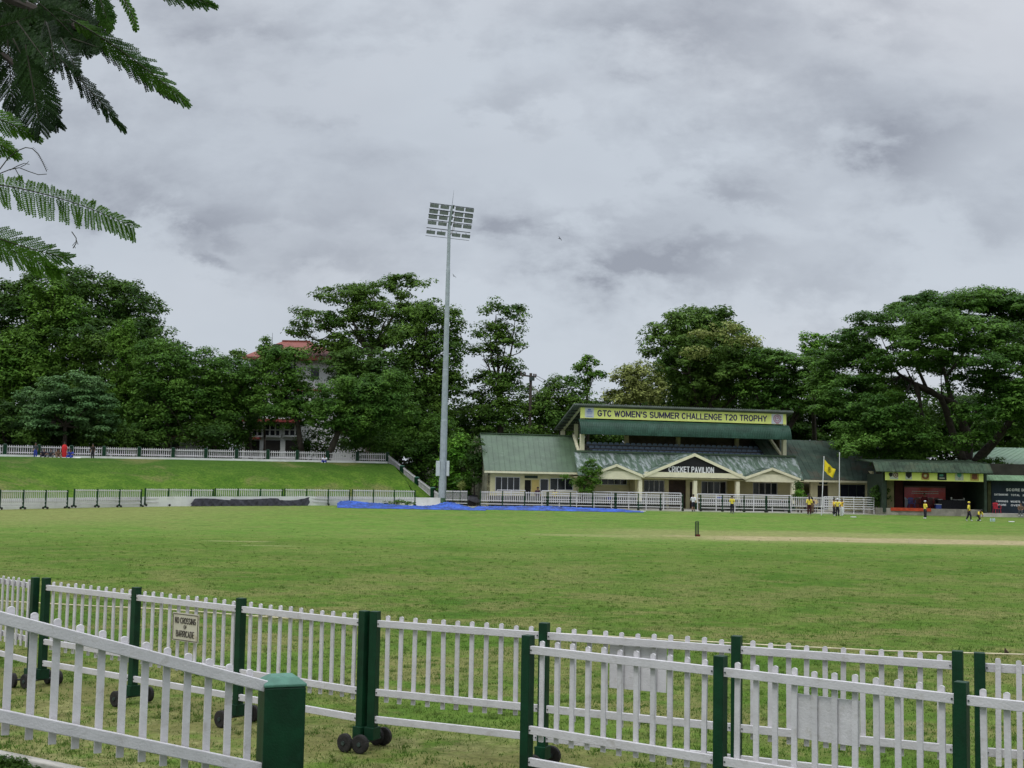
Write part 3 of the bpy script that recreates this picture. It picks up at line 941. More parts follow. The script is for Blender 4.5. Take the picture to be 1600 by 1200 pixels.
def wall_with_holes(name, mat, u0, u1, z0, z1, v, th, holes, parent):
    us = sorted(set([u0, u1] + [x for h in holes for x in (h[0], h[1])])); m = MB()
    for a, b in zip(us, us[1:]):
        hs = sorted([(h[2], h[3]) for h in holes if h[0] <= a + 1e-6 and h[1] >= b - 1e-6]); z = z0
        for lo, hi in hs + [(z1, z1)]:
            if lo > z + 1e-4: m.box(((a + b) / 2, v + th / 2, (z + lo) / 2), (b - a, th, lo - z))
            z = max(z, hi)
    return m.build(name, mat, parent)


def window(parent, u0, u1, z0, z1, v, panes=4, fm=None):
    fm = fm or metal_white
    m = MB(); f = .05
    for (cu_, cz, w, h) in [((u0 + u1) / 2, z1 - f / 2, u1 - u0, f), ((u0 + u1) / 2, z0 + f / 2, u1 - u0, f)]:
        m.box((cu_, v + .06, cz), (w, .06, h))
    for i in range(panes + 1):
        x = u0 + f / 2 + (u1 - u0 - f) * i / panes
        m.box((x, v + .058, (z0 + z1) / 2), (f, .055, z1 - z0 - 2 * f))
    w = m.build('window', fm, parent)
    MB().box(((u0 + u1) / 2, v + .08, (z0 + z1) / 2), (u1 - u0 - .02, .012, z1 - z0 - .02)).build('pane', dark_glass, w)
    return w


def hole(x0, y0, x1, y1, v, z0=None):
    a, b = uz(x0, y0, v), uz(x1, y0, v); c = uz((x0 + x1) / 2, y1, v)
    return (a[0], b[0], z0 if z0 is not None else c[1], (a[1] + b[1]) / 2)


vW = -1.9
H1 = hole(774, 745, 813, 768, vW); H2 = hole(820, 750, 830, 775, vW, zf); H3 = hole(844, 748, 857.5, 768, vW); H4 = hole(859.5, 747, 896, 766, vW)
u905 = uz(905, 750, vW)[0]
wall_with_holes('left_wing_wall', cream, uL, u905, .45, E0.z - .02, vW, .22, [H1, H2, H3, H4], pav)
m = MB()   # gable end, its shade put into the dark wall colour
m.prism([(uL, vW, .45), (uL, vR * 2 - vW, .45), (uL, vR * 2 - vW, E0.z - .05), (uL, vR, R0.z - .25), (uL, vW, E0.z - .05)], (.2, 0, 0)); m.build('gable_wall', M('shade_toned_render', (.16, .16, .11), .9, .3, 1), pav)
window(pav, *H1, vW, 4); window(pav, *H3, vW, 1); window(pav, *H4, vW, 3)
dark_int = M('dark_interior', (.02, .018, .016), .9, .2, 2)
m = MB(); m.box(((H2[0] + H2[1]) / 2, vW + .15, (H2[2] + H2[3]) / 2), (H2[1] - H2[0], .05, H2[3] - H2[2])); m.build('door', dark_int, pav)
a = uz(820, 743, vW - .05); b = uz(840, 747.5, vW - .05)
m = MB(); m.box(((a[0] + b[0]) / 2, vW - .04, (a[1] + b[1]) / 2), (b[0] - a[0], .04, a[1] - b[1])); m.build('nameboard', M('dark_green_board', (.03, .05, .035), .6, .1, 3), pav)
a = uz(831, 749.5, vW - .05); b = uz(842, 769, vW - .05)
m = MB(); m.box(((a[0] + b[0]) / 2, vW - .02, (a[1] + b[1]) / 2), (b[0] - a[0], .03, a[1] - b[1])); m.build('shutter_panel', M('ochre_panel', (.60, .46, .16), .7, .1, 2), pav)

# central roof over the verandah
vC = -3.7; vT = -.25
CE0, CE1 = L3(903, 744, vC), L3(1255, 748.5, vC)
CT0, CT1 = L3(897, 706.5, vT), L3(1243, 716, vT)
ze = (CE0.z + CE1.z) / 2; zt_ = (CT0.z + CT1.z) / 2 + .05
CE0.z = CE1.z = ze; CT0.z = CT1.z = zt_
roof_sheet('roof', roof_p, CE0, CE1, CT1, CT0, pav)
m = MB(); m.box(((CT0.x + CT1.x) / 2, vT - .05, zt_ + .07), (CT1.x - CT0.x, .14, .15)); m.build('flashing', roof_g, pav)
vG = -4.05


def gable(apex, lf, rf, vfront, vback, parent, fill, rm, board=.17):
    a, l, r = L3(*apex, vfront), L3(*lf, vfront), L3(*rf, vfront)
    a.x = (l.x + r.x) / 2 if abs(a.x - (l.x + r.x) / 2) < .35 else a.x
    zz = (l.z + r.z) / 2; l.z = r.z = zz
    bk = Vector((0, vback - vfront, 0))
    ov = Vector((0, -.12, 0))
    for s, e in ((0, l), (1, r)):
        # roof plane from ridge to eave
        p = [e + ov, e + bk, a + bk, a + ov] if s == 0 else [a + ov, a + bk, e + bk, e + ov]
        n = (a - e).cross(Vector((0, 1, 0))).normalized()
        if n.z < 0: n = -n
        m = MB(); m.prism([q + n * .03 for q in p], n * .05)
        k = 8
        for i in range(k + 1):
            y = e.y - .1 + (vback - vfront) * i / k
            m.bar(Vector((e.x, y, e.z)) + n * .09, Vector((a.x, y, a.z)) + n * .09, .03, .03, n)
        m.build('gable_roof', rm, parent)
        d = (a - e).normalized()
        m = MB(); m.bar(e + Vector((0, -.14, -.03)) - d * .1, a + Vector((0, -.14, -.03)) + d * .03, .05, board, (0, 1, 0) if False else n); m.build('barge_board', cream_trim, parent)
    m = MB(); m.prism([l + Vector((.15, 0, -.04)), r + Vector((-.15, 0, -.04)), a - Vector((0, 0, .06))], (0, .10, 0)); m.build('pediment', fill, parent)
    return a, l, r


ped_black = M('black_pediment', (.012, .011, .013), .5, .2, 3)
ped_cream = M('dark_louvre_cream', (.36, .35, .22), .8, .1, 3)  # darker cream of the louvred infill
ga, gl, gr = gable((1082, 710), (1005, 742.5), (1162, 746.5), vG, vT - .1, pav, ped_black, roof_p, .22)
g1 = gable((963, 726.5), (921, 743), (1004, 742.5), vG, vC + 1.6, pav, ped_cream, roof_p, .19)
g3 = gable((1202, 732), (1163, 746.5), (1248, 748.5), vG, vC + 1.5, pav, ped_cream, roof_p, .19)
tw = M('sign_white', (.72, .72, .74), .6, .05, 5)
a = uz(1044.5, 734, vG); b = uz(1115.5, 734, vG)
text_mesh('CRICKET PAVILION', 'lettering', tw, pav, (a[0] + b[0]) / 2, (uz(1080, 733.8, vG)[1]), b[0] - a[0], 9.0 * 104 / F, vG - .02, .0, .016, weight=.15, gap=.36)
# beams and columns
zb0 = uz(1080, 746.3, vG)[1]
m = MB(); m.box(((gl.x + gr.x) / 2, vG + .02, zb0 + .2), (gr.x - gl.x - .3, .26, .40)); m.build('beam', cream_trim, pav)
for g in (g1, g3):
    m = MB(); x0, x1 = g[1].x + .12, g[2].x - .12
    zt2 = g[1].z + .12
    sl_ = (g[0].z - g[1].z) / ((g[2].x - g[1].x) / 2); hh = .36
    m.prism([(x0, vG - .03, zt2 - .42), (x1, vG - .03, zt2 - .42), (x1, vG - .03, zt2 - .2), (x1 - hh / sl_, vG - .03, zt2 + hh - .16), (x0 + hh / sl_, vG - .03, zt2 + hh - .16), (x0, vG - .03, zt2 - .2)], (0, .2, 0))
    m.build('beam', cream_trim, pav)
for px in (1001, 1087, 1153.5, 1240):
    u, z = uz(px, 750, vG)
    MB().box((u, vG + .18, (zf - .1 + ze - .25) / 2), (.30, .30, ze - .25 - zf + .1)).build('column', cream_trim, pav)
    MB().box((u, vG + .18, zf + .22), (.36, .36, .62)).build('column_base', green_paint, pav)
# verandah ceiling and floor, back wall
m = MB(); m.box(((CE0.x + CE1.x) / 2, (vC - .3 + .8) / 2, ze - .12), (CE1.x - CE0.x, 4.4, .06)); m.build('ceiling', cream, pav)
m = MB(); m.box(((uL + uR) / 2, .6, .42), (uR - uL + .4, 10, .36)); m.build('plinth', concrete, pav)
dback_m = M('dark_backing_grey', (.035, .038, .030), .9, .6, 3, .5, 8)  # dark boxes added behind the far pickets so their gaps read dark
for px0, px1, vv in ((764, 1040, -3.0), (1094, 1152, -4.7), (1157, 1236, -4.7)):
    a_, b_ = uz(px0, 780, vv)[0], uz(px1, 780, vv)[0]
    m = MB(); m.box(((a_ + b_) / 2, vv, .98), (b_ - a_, .3, .92)); m.build('dark_backing', dback_m, pav)
vB = -.9
hw = [hole(930, 748.5, 980, 757.5, vB), hole(1006, 750, 1038.5, 769, vB), hole(1045, 750, 1072, 778, vB, zf), hole(1078, 753, 1083, 775, vB, zf), hole(1096, 752, 1135, 772, vB), hole(1176.5, 754, 1215, 773, vB)]
ucR = uz(1256, 750, vB)[0]
wall_with_holes('verandah_wall', cream, u905 - .2, ucR, .45, ze - .16, vB, .22, hw, pav)
window(pav, *hw[0], vB, 5); window(pav, *hw[1], vB, 4); window(pav, *hw[4], vB, 4); window(pav, *hw[5], vB, 4)
dark_wood = M('dark_wood_door', (.05, .028, .018), .5, .3, 3)
for h in (hw[2], hw[3]):
    m = MB(); m.box(((h[0] + h[1]) / 2, vB + .14, (h[2] + h[3]) / 2), (h[1] - h[0], .05, h[3] - h[2])); m.build('door', dark_wood, pav)
a = uz(1050, 746.5, vB); b = uz(1066, 749, vB)
# cross wall of the recess left of the first column, ochre
for px, c in ((994, cream), (1147, M('ochre_wall', (.50, .42, .18), .8, .1, 2))):
    u = uz(px, 755, vB - 1)[0]
    MB().box((u, vB - .75, (zf + ze) / 2), (.5 if px < 1000 else .35, 1.4, ze - zf - .2)).build('cross_wall', c, pav)

# right wing
vE2 = -3.0; vR2 = 2.6
F0, F1 = L3(1256, 748.6, vE2), L3(1378, 752.5, vE2)
S0, S1 = L3(1217, 687, vR2), L3(1378, 691, vR2)
F0.z = F1.z = (F0.z + F1.z) / 2; S0.z = S1.z = (S0.z + S1.z) / 2
S0.x = F0.x - 2.0
roof_sheet('roof', roof_d, F0 - Vector((1.9, 0, -.01)), F1, S1, S0, pav)
roof_sheet('roof', roof_d, (F0.x - 1.9, vR2 * 2 - vE2, F0.z), (F1.x, vR2 * 2 - vE2, F0.z), S1 - Vector((0, 0, .003)), S0 - Vector((0, 0, .003)), pav)
m = MB(); m.box(((F0.x + F1.x) / 2 + .02, vE2 + .03, F0.z - .10), (F1.x - F0.x, .05, .16)); m.build('gutter_board', cream_trim, pav)
vW2 = -2.3
hr = [hole(1277.5, 758.5, 1294.5, 780, vW2, zf), hole(1313, 757, 1352, 777, vW2)]
uR2 = uz(1366, 760, vW2)[0]
wall_with_holes('right_wing_wall', cream, ucR - .1, uR2, .45, F0.z - .02, vW2, .22, hr, pav)
window(pav, *hr[1], vW2, 3, axle_m)
h = hr[0]; m = MB(); m.box(((h[0] + h[1]) / 2, vW2 + .14, (h[2] + h[3]) / 2), (h[1] - h[0], .05, h[3] - h[2])); m.build('door', dark_int, pav)
a = uz(1280, 753, vW2 - .05); b = uz(1293, 757, vW2 - .05)
m = MB(); m.box(((a[0] + b[0]) / 2, vW2 - .03, (a[1] + b[1]) / 2), (b[0] - a[0], .03, a[1] - b[1])); m.build('nameboard', MATS['dark_green_board'], pav)
# body behind, so nothing is open from the side
m = MB(); m.box(((uL + uR2) / 2, 8.4, 2.2), (uR2 - uL, .2, 3.6)); m.box((uR2 - .1, 3.0, 2.2), (.2, 10.5, 3.6)); m.build('rear_wall', cream, pav)

# upper deck
deckz = uz(1060, 711.5, 0)[1]
u0d, u1d = uz(905, 660, 0)[0], uz(1228, 660, 0)[0]
seat_blue = M('blue_grey_plastic_seat', (.20, .27, .40), .45, .2, 4, spec=.4)
step_m = M('deck_concrete', (.12, .115, .10), .9, .2, 2)
su0, su1 = uz(931, 704, .4)[0], uz(1196, 710, .4)[0]
for r in range(4):
    m = MB(); m.box(((u0d + u1d) / 2 + .4, .65 + r * .8 + (3.5 - r * .8) / 2 - .3, deckz - .36 + r * .33), (u1d - u0d - 1.6, 4.6 - r * .8, .34)); m.build('tier', step_m, pav)
def seat_mb():
    m = MB(); w = .21
    m.box((0, 0, .18), (w * 2, .34, .035))
    pr_ = [(-w, 0), (w, 0), (w, .20), (w * .75, .29), (0, .33), (-w * .75, .29), (-w, .20)]
    m.prism([(x, .15, .20 + z) for x, z in pr_], (0, .035, 0))
    m.box((0, .05, .08), (.08, .08, .2))
    return m
sproto = None
nseat = 32
for r in range(3):
    for i in range(nseat):
        x = su0 + (su1 - su0) * i / (nseat - 1)
        if sproto is None:
            sproto = seat_mb().build('seat', seat_blue, pav); s_ = sproto
        else:
            s_ = sproto.copy(); COL.objects.link(s_)
        s_.location = (x, .55 + r * .8, deckz - .16 + r * .33)
m = MB(); m.box(((u0d + u1d) / 2, .12, deckz - .18), (u1d - u0d, .12, .30)); m.build('deck_fascia', roof_g, pav)
# parapet behind the seats
a = uz(922, 692.5, 3.6)
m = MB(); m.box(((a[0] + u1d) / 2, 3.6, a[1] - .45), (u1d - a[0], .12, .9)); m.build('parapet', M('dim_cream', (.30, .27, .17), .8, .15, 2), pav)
# upper columns, front and rear
ztopc = uz(908, 640, 0)[1]
for px in (909.5, 1225):
    u, z = uz(px, 690, .15)
    MB().box((u, .15, (deckz - .4 + ztopc) / 2), (.33, .3, ztopc - deckz + .4)).build('upper_column', cream_trim, pav)
for px in (979, 1059.5, 1151):
    u, z = uz(px, 688, 4.2)
    MB().box((u, 4.2, deckz + 1.5), (.32, .3, 3.6)).build('rear_column', cream, pav)
ul, zl = uz(899.5, 690, 3.4)
u, z = uz(900, 665, 3.2)
MB().box((u, 3.2, z - .3), (.28, .28, 2.6)).build('rear_column', cream_trim, pav)
MB().bar(L3(896.5, 680, 2.6), L3(904, 706, .6), .2, .2).build('brace', cream_trim, pav)
MB().bar(L3(1203.5, 686, 2.0), L3(1220.5, 711.5, .3), .2, .2).build('brace', cream_trim, pav)
# roof: high at the front, falling to the back, corrugated
fz0 = L3(897, 630.5, -.9); fz1 = L3(1240, 641.5, -.9); zfront = (fz0.z + fz1.z) / 2
bkp = uz(882, 672, 5.0); zback = bkp[1]
uA0, uA1 = fz0.x, fz1.x
vs, fs = [], []
nn_ = 420
for i in range(nn_ + 1):
    x = uA0 + (uA1 - uA0) * i / nn_; z = .045 * sin(i * 2 * pi / 4.0)
    vs += [Vector((x, -.9, zfront + z)), Vector((x, 5.0, zback + z)), Vector((x, -.9, zfront + z - .13)), Vector((x, 5.0, zback + z - .03))]
for i in range(nn_):
    a = i * 4
    fs += [(a, a + 4, a + 5, a + 1), (a + 2, a + 3, a + 7, a + 6), (a, a + 2, a + 6, a + 4), (a + 1, a + 5, a + 7, a + 3)]
fs += [(0, 1, 3, 2), (nn_ * 4, nn_ * 4 + 2, nn_ * 4 + 3, nn_ * 4 + 1)]
m = MB(); m.add(vs, fs); m.build('upper_roof', M('weathered_sheet_roof', (.14, .16, .145), .6, .2, 1.5, stain=(1.2, .5, (.07, .08, .07), .5, .7)), pav)
for px in (907, 1226):
    ua = uz(px, 640, -.35)[0]
    MB().bar((ua, -.35, zfront - .30), (ua, 4.9, zback - .10), .14, .26).build('rafter', cream_trim, pav)
    MB().box((ua, 4.7, zback - .35), (.3, .4, .5)).build('rafter_end', cream_trim, pav)
m = MB()
for k in range(1, 8):
    v = -.5 + k * .68; m.bar((uA0 + .1, v, zfront + (zback - zfront) * (v + .9) / 5.9 - .17), (uA1 - .1, v, zfront + (zback - zfront) * (v + .9) / 5.9 - .17), .06, .08)
m.build('purlins_frame', under, pav)
# dim rear wall, open at the left end
a = uz(972, 680, 5.6)[0]
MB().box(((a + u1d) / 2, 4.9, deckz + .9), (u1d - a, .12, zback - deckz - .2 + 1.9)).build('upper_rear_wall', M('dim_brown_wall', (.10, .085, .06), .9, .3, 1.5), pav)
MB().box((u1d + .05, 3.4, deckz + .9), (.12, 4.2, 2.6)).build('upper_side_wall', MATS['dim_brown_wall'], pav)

# curved canopy
cx0, cx1 = uz(904.5, 665, -.7)[0], uz(1233, 672, -.7)[0]
zct = (uz(907, 655, -.4)[1] + uz(1228, 664.5, -.4)[1]) / 2; zcb = (uz(907, 678, -1.1)[1] + uz(1230, 686.5, -1.1)[1]) / 2
vs, fs = [], []; J = 9; nn_ = 480
prof = [(-.42 - .78 * sin(q / (J - 1) * pi * .5) - (0), zct - (zct - zcb) * (1 - cos(q / (J - 1) * pi * .56)) / (1 - cos(pi * .56))) for q in range(J)]
for i in range(nn_ + 1):
    x = cx0 + (cx1 - cx0) * i / nn_; r = .016 * sin(i * 2 * pi / 4.0)
    for (y, z) in prof: vs.append(Vector((x, y + r, z)))
    for (y, z) in prof: vs.append(Vector((x, y + r + .03, z - .03)))
for i in range(nn_):
    for k in range(2 * J - 1):
        if k == J - 1: continue
        a = i * 2 * J + k; fs.append((a, a + 2 * J, a + 2 * J + 1, a + 1) if k < J else (a, a + 1, a + 2 * J + 1, a + 2 * J))
m = MB(); m.add(vs, fs); m.build('curved_canopy', M('green_corrugated_canopy', (.017, .056, .036), .5, .2, 1.5, spec=.3, stain=(.8, .5, (.045, .11, .08), .5, .7)), pav)
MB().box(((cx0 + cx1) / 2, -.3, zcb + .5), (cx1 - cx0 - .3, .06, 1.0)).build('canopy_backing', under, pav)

# banner
bn = empty('banner', P0, PA, 'long yellow banner reading GTC WOMEN\'S SUMMER CHALLENGE T20 TROPHY', 'banner')
b0, b1 = uz(907, 636, -.45), uz(1228, 647.5, -.45); bl, br_ = uz(907, 653.5, -.45), uz(1228, 662.8, -.45)
zt1 = (b0[1] + b1[1]) / 2; zb1 = (bl[1] + br_[1]) / 2
bc = (b0[0] + b1[0]) / 2; bw = b1[0] - b0[0]; bh = zt1 - zb1; bz = (zt1 + zb1) / 2
yel = M('banner_yellow', (.84, .88, .27), .6, .07, 1.2)
MB().box((bc, -.47, bz), (bw, .04, bh)).build('banner_cloth', yel, bn)
navy = M('banner_navy', (.035, .02, .11), .6, .1, 4)
ta, tb = uz(933.5, 648, -.5)[0], uz(1198.5, 655, -.5)[0]
text_mesh("GTC WOMEN'S SUMMER CHALLENGE T20 TROPHY", 'lettering', navy, bn, (ta + tb) / 2, bz, tb - ta, bh * .60, -.497, .0, .006, weight=.185, gap=.26)
ea, eb_ = uz(914, 645, -.5)[0], uz(928, 645, -.5)[0]
pale = M('banner_white_panel', (.62, .64, .72), .6, .05, 4)
MB().box(((ea + eb_) / 2, -.495, bz + .02), (eb_ - ea, .008, bh * .92)).build('emblem_panel', pale, bn)
m = MB()
for k, (w, zz, h) in enumerate(((.26, .30, .07), (.5, .18, .03), (.5, .10, .03), (.5, 0, .02), (.4, -.10, .02), (.5, -.32, .025))):
    m.box(((ea + eb_) / 2, -.502, bz + zz * bh), (w * (eb_ - ea) * 1.3, .006, h * bh * 1.6))
m.build('emblem_mark', M('emblem_blue', (.12, .18, .50), .6, .1, 4), bn)
ea, eb_ = uz(1205.5, 655, -.5)[0], uz(1223.5, 655, -.5)[0]; ec = (ea + eb_) / 2
MB().box((ec, -.495, bz), (eb_ - ea, .008, bh * .95)).build('emblem_panel', pale, bn)
def ring(m, c, y, r0, r1, n=28, th=.006):
    for i in range(n):
        a, b = 2 * pi * i / n, 2 * pi * (i + 1) / n
        m.prism([(c[0] + r0 * cos(a), y, c[1] + r0 * sin(a)), (c[0] + r1 * cos(a), y, c[1] + r1 * sin(a)), (c[0] + r1 * cos(b), y, c[1] + r1 * sin(b)), (c[0] + r0 * cos(b), y, c[1] + r0 * sin(b))], (0, -th, 0))
m = MB(); R_ = bh * .42
ring(m, (ec, bz + .02), -.500, R_ * .84, R_); ring(m, (ec, bz + .02), -.500, R_ * .42, R_ * .58)
for k in range(20):
    a = 2 * pi * k / 20; m.box((ec + R_ * .7 * cos(a), -.502, bz + .02 + R_ * .7 * sin(a)), (.035, .006, .05))
m.box((ec, -.502, bz + .02), (.22, .006, .05)); m.box((ec + .05, -.502, bz + .08), (.05, .006, .16)); m.box((ec, -.502, bz - bh * .43), (.25, .006, .04))
m.build('emblem_mark', M('emblem_pink', (.42, .16, .24), .6, .1, 4), bn)

# ------------------------------------------------------------------ pipe railings in front of the pavilion
def railing(x0, y0, x1, y1, Y, label, bars=(0, .35, .65), zb=None, posts=5, r=.03):
    a, b = A(x0, y0, Y), A(x1, y1, Y); zt = (a.z + b.z) / 2; z0 = gz(Y)
    root = empty('pipe_railing', (a.x, Y, z0), 0, label, 'railing', 'white pipe railings in front of the pavilion')
    m = MB(root.location)
    for q in bars: m.tube([(a.x, a.y, zt - q), (b.x, b.y, zt - q)], r, 6)
    m.build('rail', metal_white, root)
    for i in range(posts):
        x = a.x + (b.x - a.x) * i / (posts - 1)
        MB(root.location).tube([(x, a.y, z0), (x, a.y, zt + .01)], r * 1.05, 6).build('post', metal_white, root)
railing(777, 765.8, 820.5, 766.2, 98.9, 'short white pipe railing before the four-pane window of the left wing', posts=3)
railing(847, 767, 1064, 770.5, 98.9, 'long white pipe railing left of the pavilion entrance', posts=9)
railing(1090, 771.5, 1236, 775, 98.9, 'white pipe railing right of the pavilion entrance', posts=6)
railing(1287, 776.2, 1365.5, 777.8, 98.6, 'grey white five-bar pipe railing at the right end of the pavilion', bars=(0, .18, .36, .54, .72, .9), posts=6)

# ------------------------------------------------------------------ open stage shelter, scoreboard
Ys = 97.2
def S(px, py, Y=Ys): return A(px, py, Y)
st = empty('stage_shelter', XY(1460, Ys), 0, 'open fronted stage shelter with a dark green roof and low concrete platform', 'shelter')
off = st.location.copy(); gz_ = gz(Ys)
def bx(name, x0, y0, x1, y1, Y, dy_, mat, parent, off=off, bevel=0):
    a, b = A(x0, y0, Y), A(x1, y1, Y); c1_ = A(x1, y0, Y); d1_ = A(x0, y1, Y)
    zt = (a.z + c1_.z) / 2; zb = (b.z + d1_.z) / 2
    m = MB(off); m.box(((a.x + b.x) / 2, Y + dy_ / 2, (zt + zb) / 2), (b.x - a.x, abs(dy_), zt - zb)); return m.build(name, mat, parent, bevel=bevel)
plat = bx('platform', 1376, 795, 1532, 808, Ys, 5.2, M('stained_platform_concrete', (.27, .25, .21), .9, .3, .8, .3, 12, stain=(.9, .7, (.13, .12, .10), .45, .65)), st)
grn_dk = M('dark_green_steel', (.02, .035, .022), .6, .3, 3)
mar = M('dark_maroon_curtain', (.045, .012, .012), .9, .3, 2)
bx('rear_wall', 1380, 740, 1540, 803, Ys + 4.6, .2, M('dark_stage_wall', (.035, .028, .022), .9, .3, 1), st)  # rear wall in a very dark brown tone
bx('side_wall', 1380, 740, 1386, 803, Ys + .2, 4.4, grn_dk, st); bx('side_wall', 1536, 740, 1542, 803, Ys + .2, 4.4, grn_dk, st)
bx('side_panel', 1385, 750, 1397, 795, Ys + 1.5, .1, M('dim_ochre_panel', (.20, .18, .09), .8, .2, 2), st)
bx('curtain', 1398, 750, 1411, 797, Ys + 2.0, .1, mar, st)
for px in (1382, 1540): bx('post', px - 2.5, 722, px + 2.5, 800, Ys - .1, .3, grn_dk, st)
sr = M('mossy_green_roof', (.032, .055, .032), .8, .4, 1.5, .3, 10, stain=(.9, .6, (.065, .08, .045), .5, .65))
a, b = S(1366, 722, Ys - .5), S(1548, 724.5, Ys - .5); zt2 = (a.z + b.z) / 2; zl2 = S(1457, 738, Ys - .9).z
roof_sheet('roof', sr, Vector((a.x, Ys - .95, zl2)) - off, Vector((b.x, Ys - .95, zl2)) - off, Vector((b.x, Ys - .2, zt2)) - off, Vector((a.x, Ys - .2, zt2)) - off, st, .06, .3, .03)
roof_sheet('roof', sr, Vector((a.x, Ys - .2, zt2)) - off, Vector((b.x, Ys - .2, zt2)) - off, Vector((b.x, Ys + 5.2, zt2 + .35)) - off, Vector((a.x, Ys + 5.2, zt2 + .35)) - off, st, .06, .4, .03)
bx('carpet_edge', 1392, 793.6, 1455, 798.6, Ys - .06, .06, M('red_carpet', (.42, .06, .025), .9, .2, 4), st)
cb = empty('sponsor_banner', XY(1460, Ys), 0, 'yellow banner strip with six club emblems above the stage opening', 'banner'); offb = cb.location.copy()
bx('banner_cloth', 1383, 735, 1536.5, 751.5, Ys - .35, .03, yel, cb, offb)
wb_ = M('emblem_white', (.55, .55, .52), .6, .1, 4); bk_ = M('emblem_black', (.02, .02, .03), .6, .1, 4); br2 = M('emblem_brown', (.20, .07, .05), .6, .2, 5)
tl = M('emblem_teal', (.10, .30, .30), .6, .1, 4); ylp = M('emblem_ochre', (.50, .38, .10), .6, .1, 4)
def emb(px, col_bg, w, shapes):
    c = S(px, 743.4 + (px - 1460) * .018, Ys - .4); c = c - offb; s = Ys / F
    m = MB(); m.box((c.x, c.y + .018, c.z), (w * s, .01, 13 * s)); e = m.build('emblem_panel', col_bg, cb)
    for (mat, kind, x, z, a_, b_) in shapes:
        m = MB()
        if kind == 'o': ring(m, (c.x + x * s, c.z + z * s), c.y + .012, a_ * s, b_ * s, 18)
        elif kind == 'b': m.box((c.x + x * s, c.y + .009, c.z + z * s), (a_ * s, .006, b_ * s))
        elif kind == 's': m.prism([(c.x + (x + q * a_) * s, c.y + .011, c.z + (z + w_ * b_) * s) for q, w_ in ((-1, 1), (0, 1.25), (1, 1), (1, -.2), (0, -1), (-1, -.2))], (0, -.006, 0))
        m.build('emblem_mark', mat, e)
emb(1397, wb_, 13, [(bk_, 's', -5, 0, 3, 3), (br2, 'o', 2.5, 0, 2.6, 4.0), (br2, 'b', 2.5, 0, 2.4, 2.4)])
emb(1420, wb_, 10, [(bk_, 's', 0, 0, 4.4, 5), (tl, 'b', 0, 0, 6.5, 1.2), (wb_, 'b', 0, -1.8, 5, .7)])
emb(1446, ylp, 12, [(br2, 'o', 0, 0, 3.0, 5.6), (wb_, 'o', 0, 0, .2, 1.6)])
emb(1472, bk_, 14, [(wb_, 'b', 0, -3.4, 8, 1.4), (tl, 'b', -1, 1, 6, 3.4)])
emb(1499, wb_, 13, [(tl, 's', 0, 1, 3.4, 3.5), (bk_, 'b', 0, 2.5, 1.6, 3), (bk_, 'b', 0, -4.4, 4, .8)])
emb(1523, ylp, 13, [(br2, 'b', 0, 1, 8, 6), (br2, 's', 0, -3, 4.4, 1.8), (wb_, 'b', 0, -1.6, 3, 1)])
# stage backdrop
bd = empty('stage_backdrop', XY(1445, Ys + 3.5), 0, 'red printed event backdrop hanging inside the stage shelter', 'backdrop'); offc = bd.location.copy()
bx('backdrop_cloth', 1413, 762, 1477.5, 794, Ys + 3.4, .04, M('backdrop_red', (.52, .10, .09), .7, .35, .8, stain=(.7, .8, (.55, .16, .22), .45, .6)), bd, offc)
bx('top_strip', 1413, 759.5, 1477.5, 762, Ys + 3.38, .05, M('backdrop_dark', (.12, .08, .08), .7), bd, offc)
c0_ = A(1445, 768, Ys + 3.35) - offc
for body, y, w in (('CRICKET CHALLENGE TROPHY INAUGURAL', 768, 41), ('WOMEN CRICKET TOURNAMENT SUMMER', 771, 43), ('SEASON OPENING', 778, 30)):
    m = MB(); random.seed(len(body)); x = -w / 2
    c1_ = A(1445, y, Ys + 3.35) - offc; s = Ys / F
    while x < w / 2:
        ww = random.uniform(1.0, 3.6); m.box((c1_.x + (x + ww / 2) * s, c1_.y, c1_.z), (ww * s, .01, 1.1 * s)); x += ww + .7
    m.build('print_line', wb_, bd)
m = MB(); m.prism([A(1413.5, 776, Ys + 3.36) - offc, A(1421, 782, Ys + 3.36) - offc, A(1416, 793.5, Ys + 3.36) - offc, A(1413.5, 793.5, Ys + 3.36) - offc], (0, -.01, 0)); m.build('print_corner', pale, bd)

# plastic chairs and tables
def chair(p, rz, col, label, group='plastic chairs on the stage', s=1.0):
    r = empty('plastic_chair', p, rz, label, 'chair', group)
    r.scale = (s, s, s)
    m = MB(); m.box((0, 0, .42), (.44, .44, .035)); m.build('seat', col, r, bevel=.01)
    m = MB()
    for x in (-.17, -.085, 0, .085, .17): m.box((x, .215, .62), (.05, .02, .36))
    arc = [(.24 * cos(a), .20, .78 + .12 * sin(a)) for a in [pi * q / 8 for q in range(9)]]
    m.prism(arc, (0, .035, 0)); m.build('backrest', col, r)
    for x in (-1, 1):
        for y in (-1, 1): MB().tube([(x * .19, y * .18, .42), (x * .23, y * .22, 0)], [.022, .018], 6).build('leg', col, r)
        MB().bar((x * .24, -.18, .66), (x * .24, .2, .68), .045, .03).bar((x * .24, -.17, .42), (x * .24, -.17, .66), .03, .04, (0, 1, 0)).build('armrest', col, r)
    return r
brown_pl = M('brown_plastic', (.06, .028, .018), .4, .1, 4, spec=.5); blue_pl = M('blue_plastic', (.03, .06, .28), .4, .1, 4, spec=.5); red_pl = M('red_plastic', (.42, .015, .035), .35, .1, 4, spec=.5)
zpl = (S(1376, 795).z + S(1532, 795).z) / 2 + 0
zpl = A(1455, 796.3, Ys).z
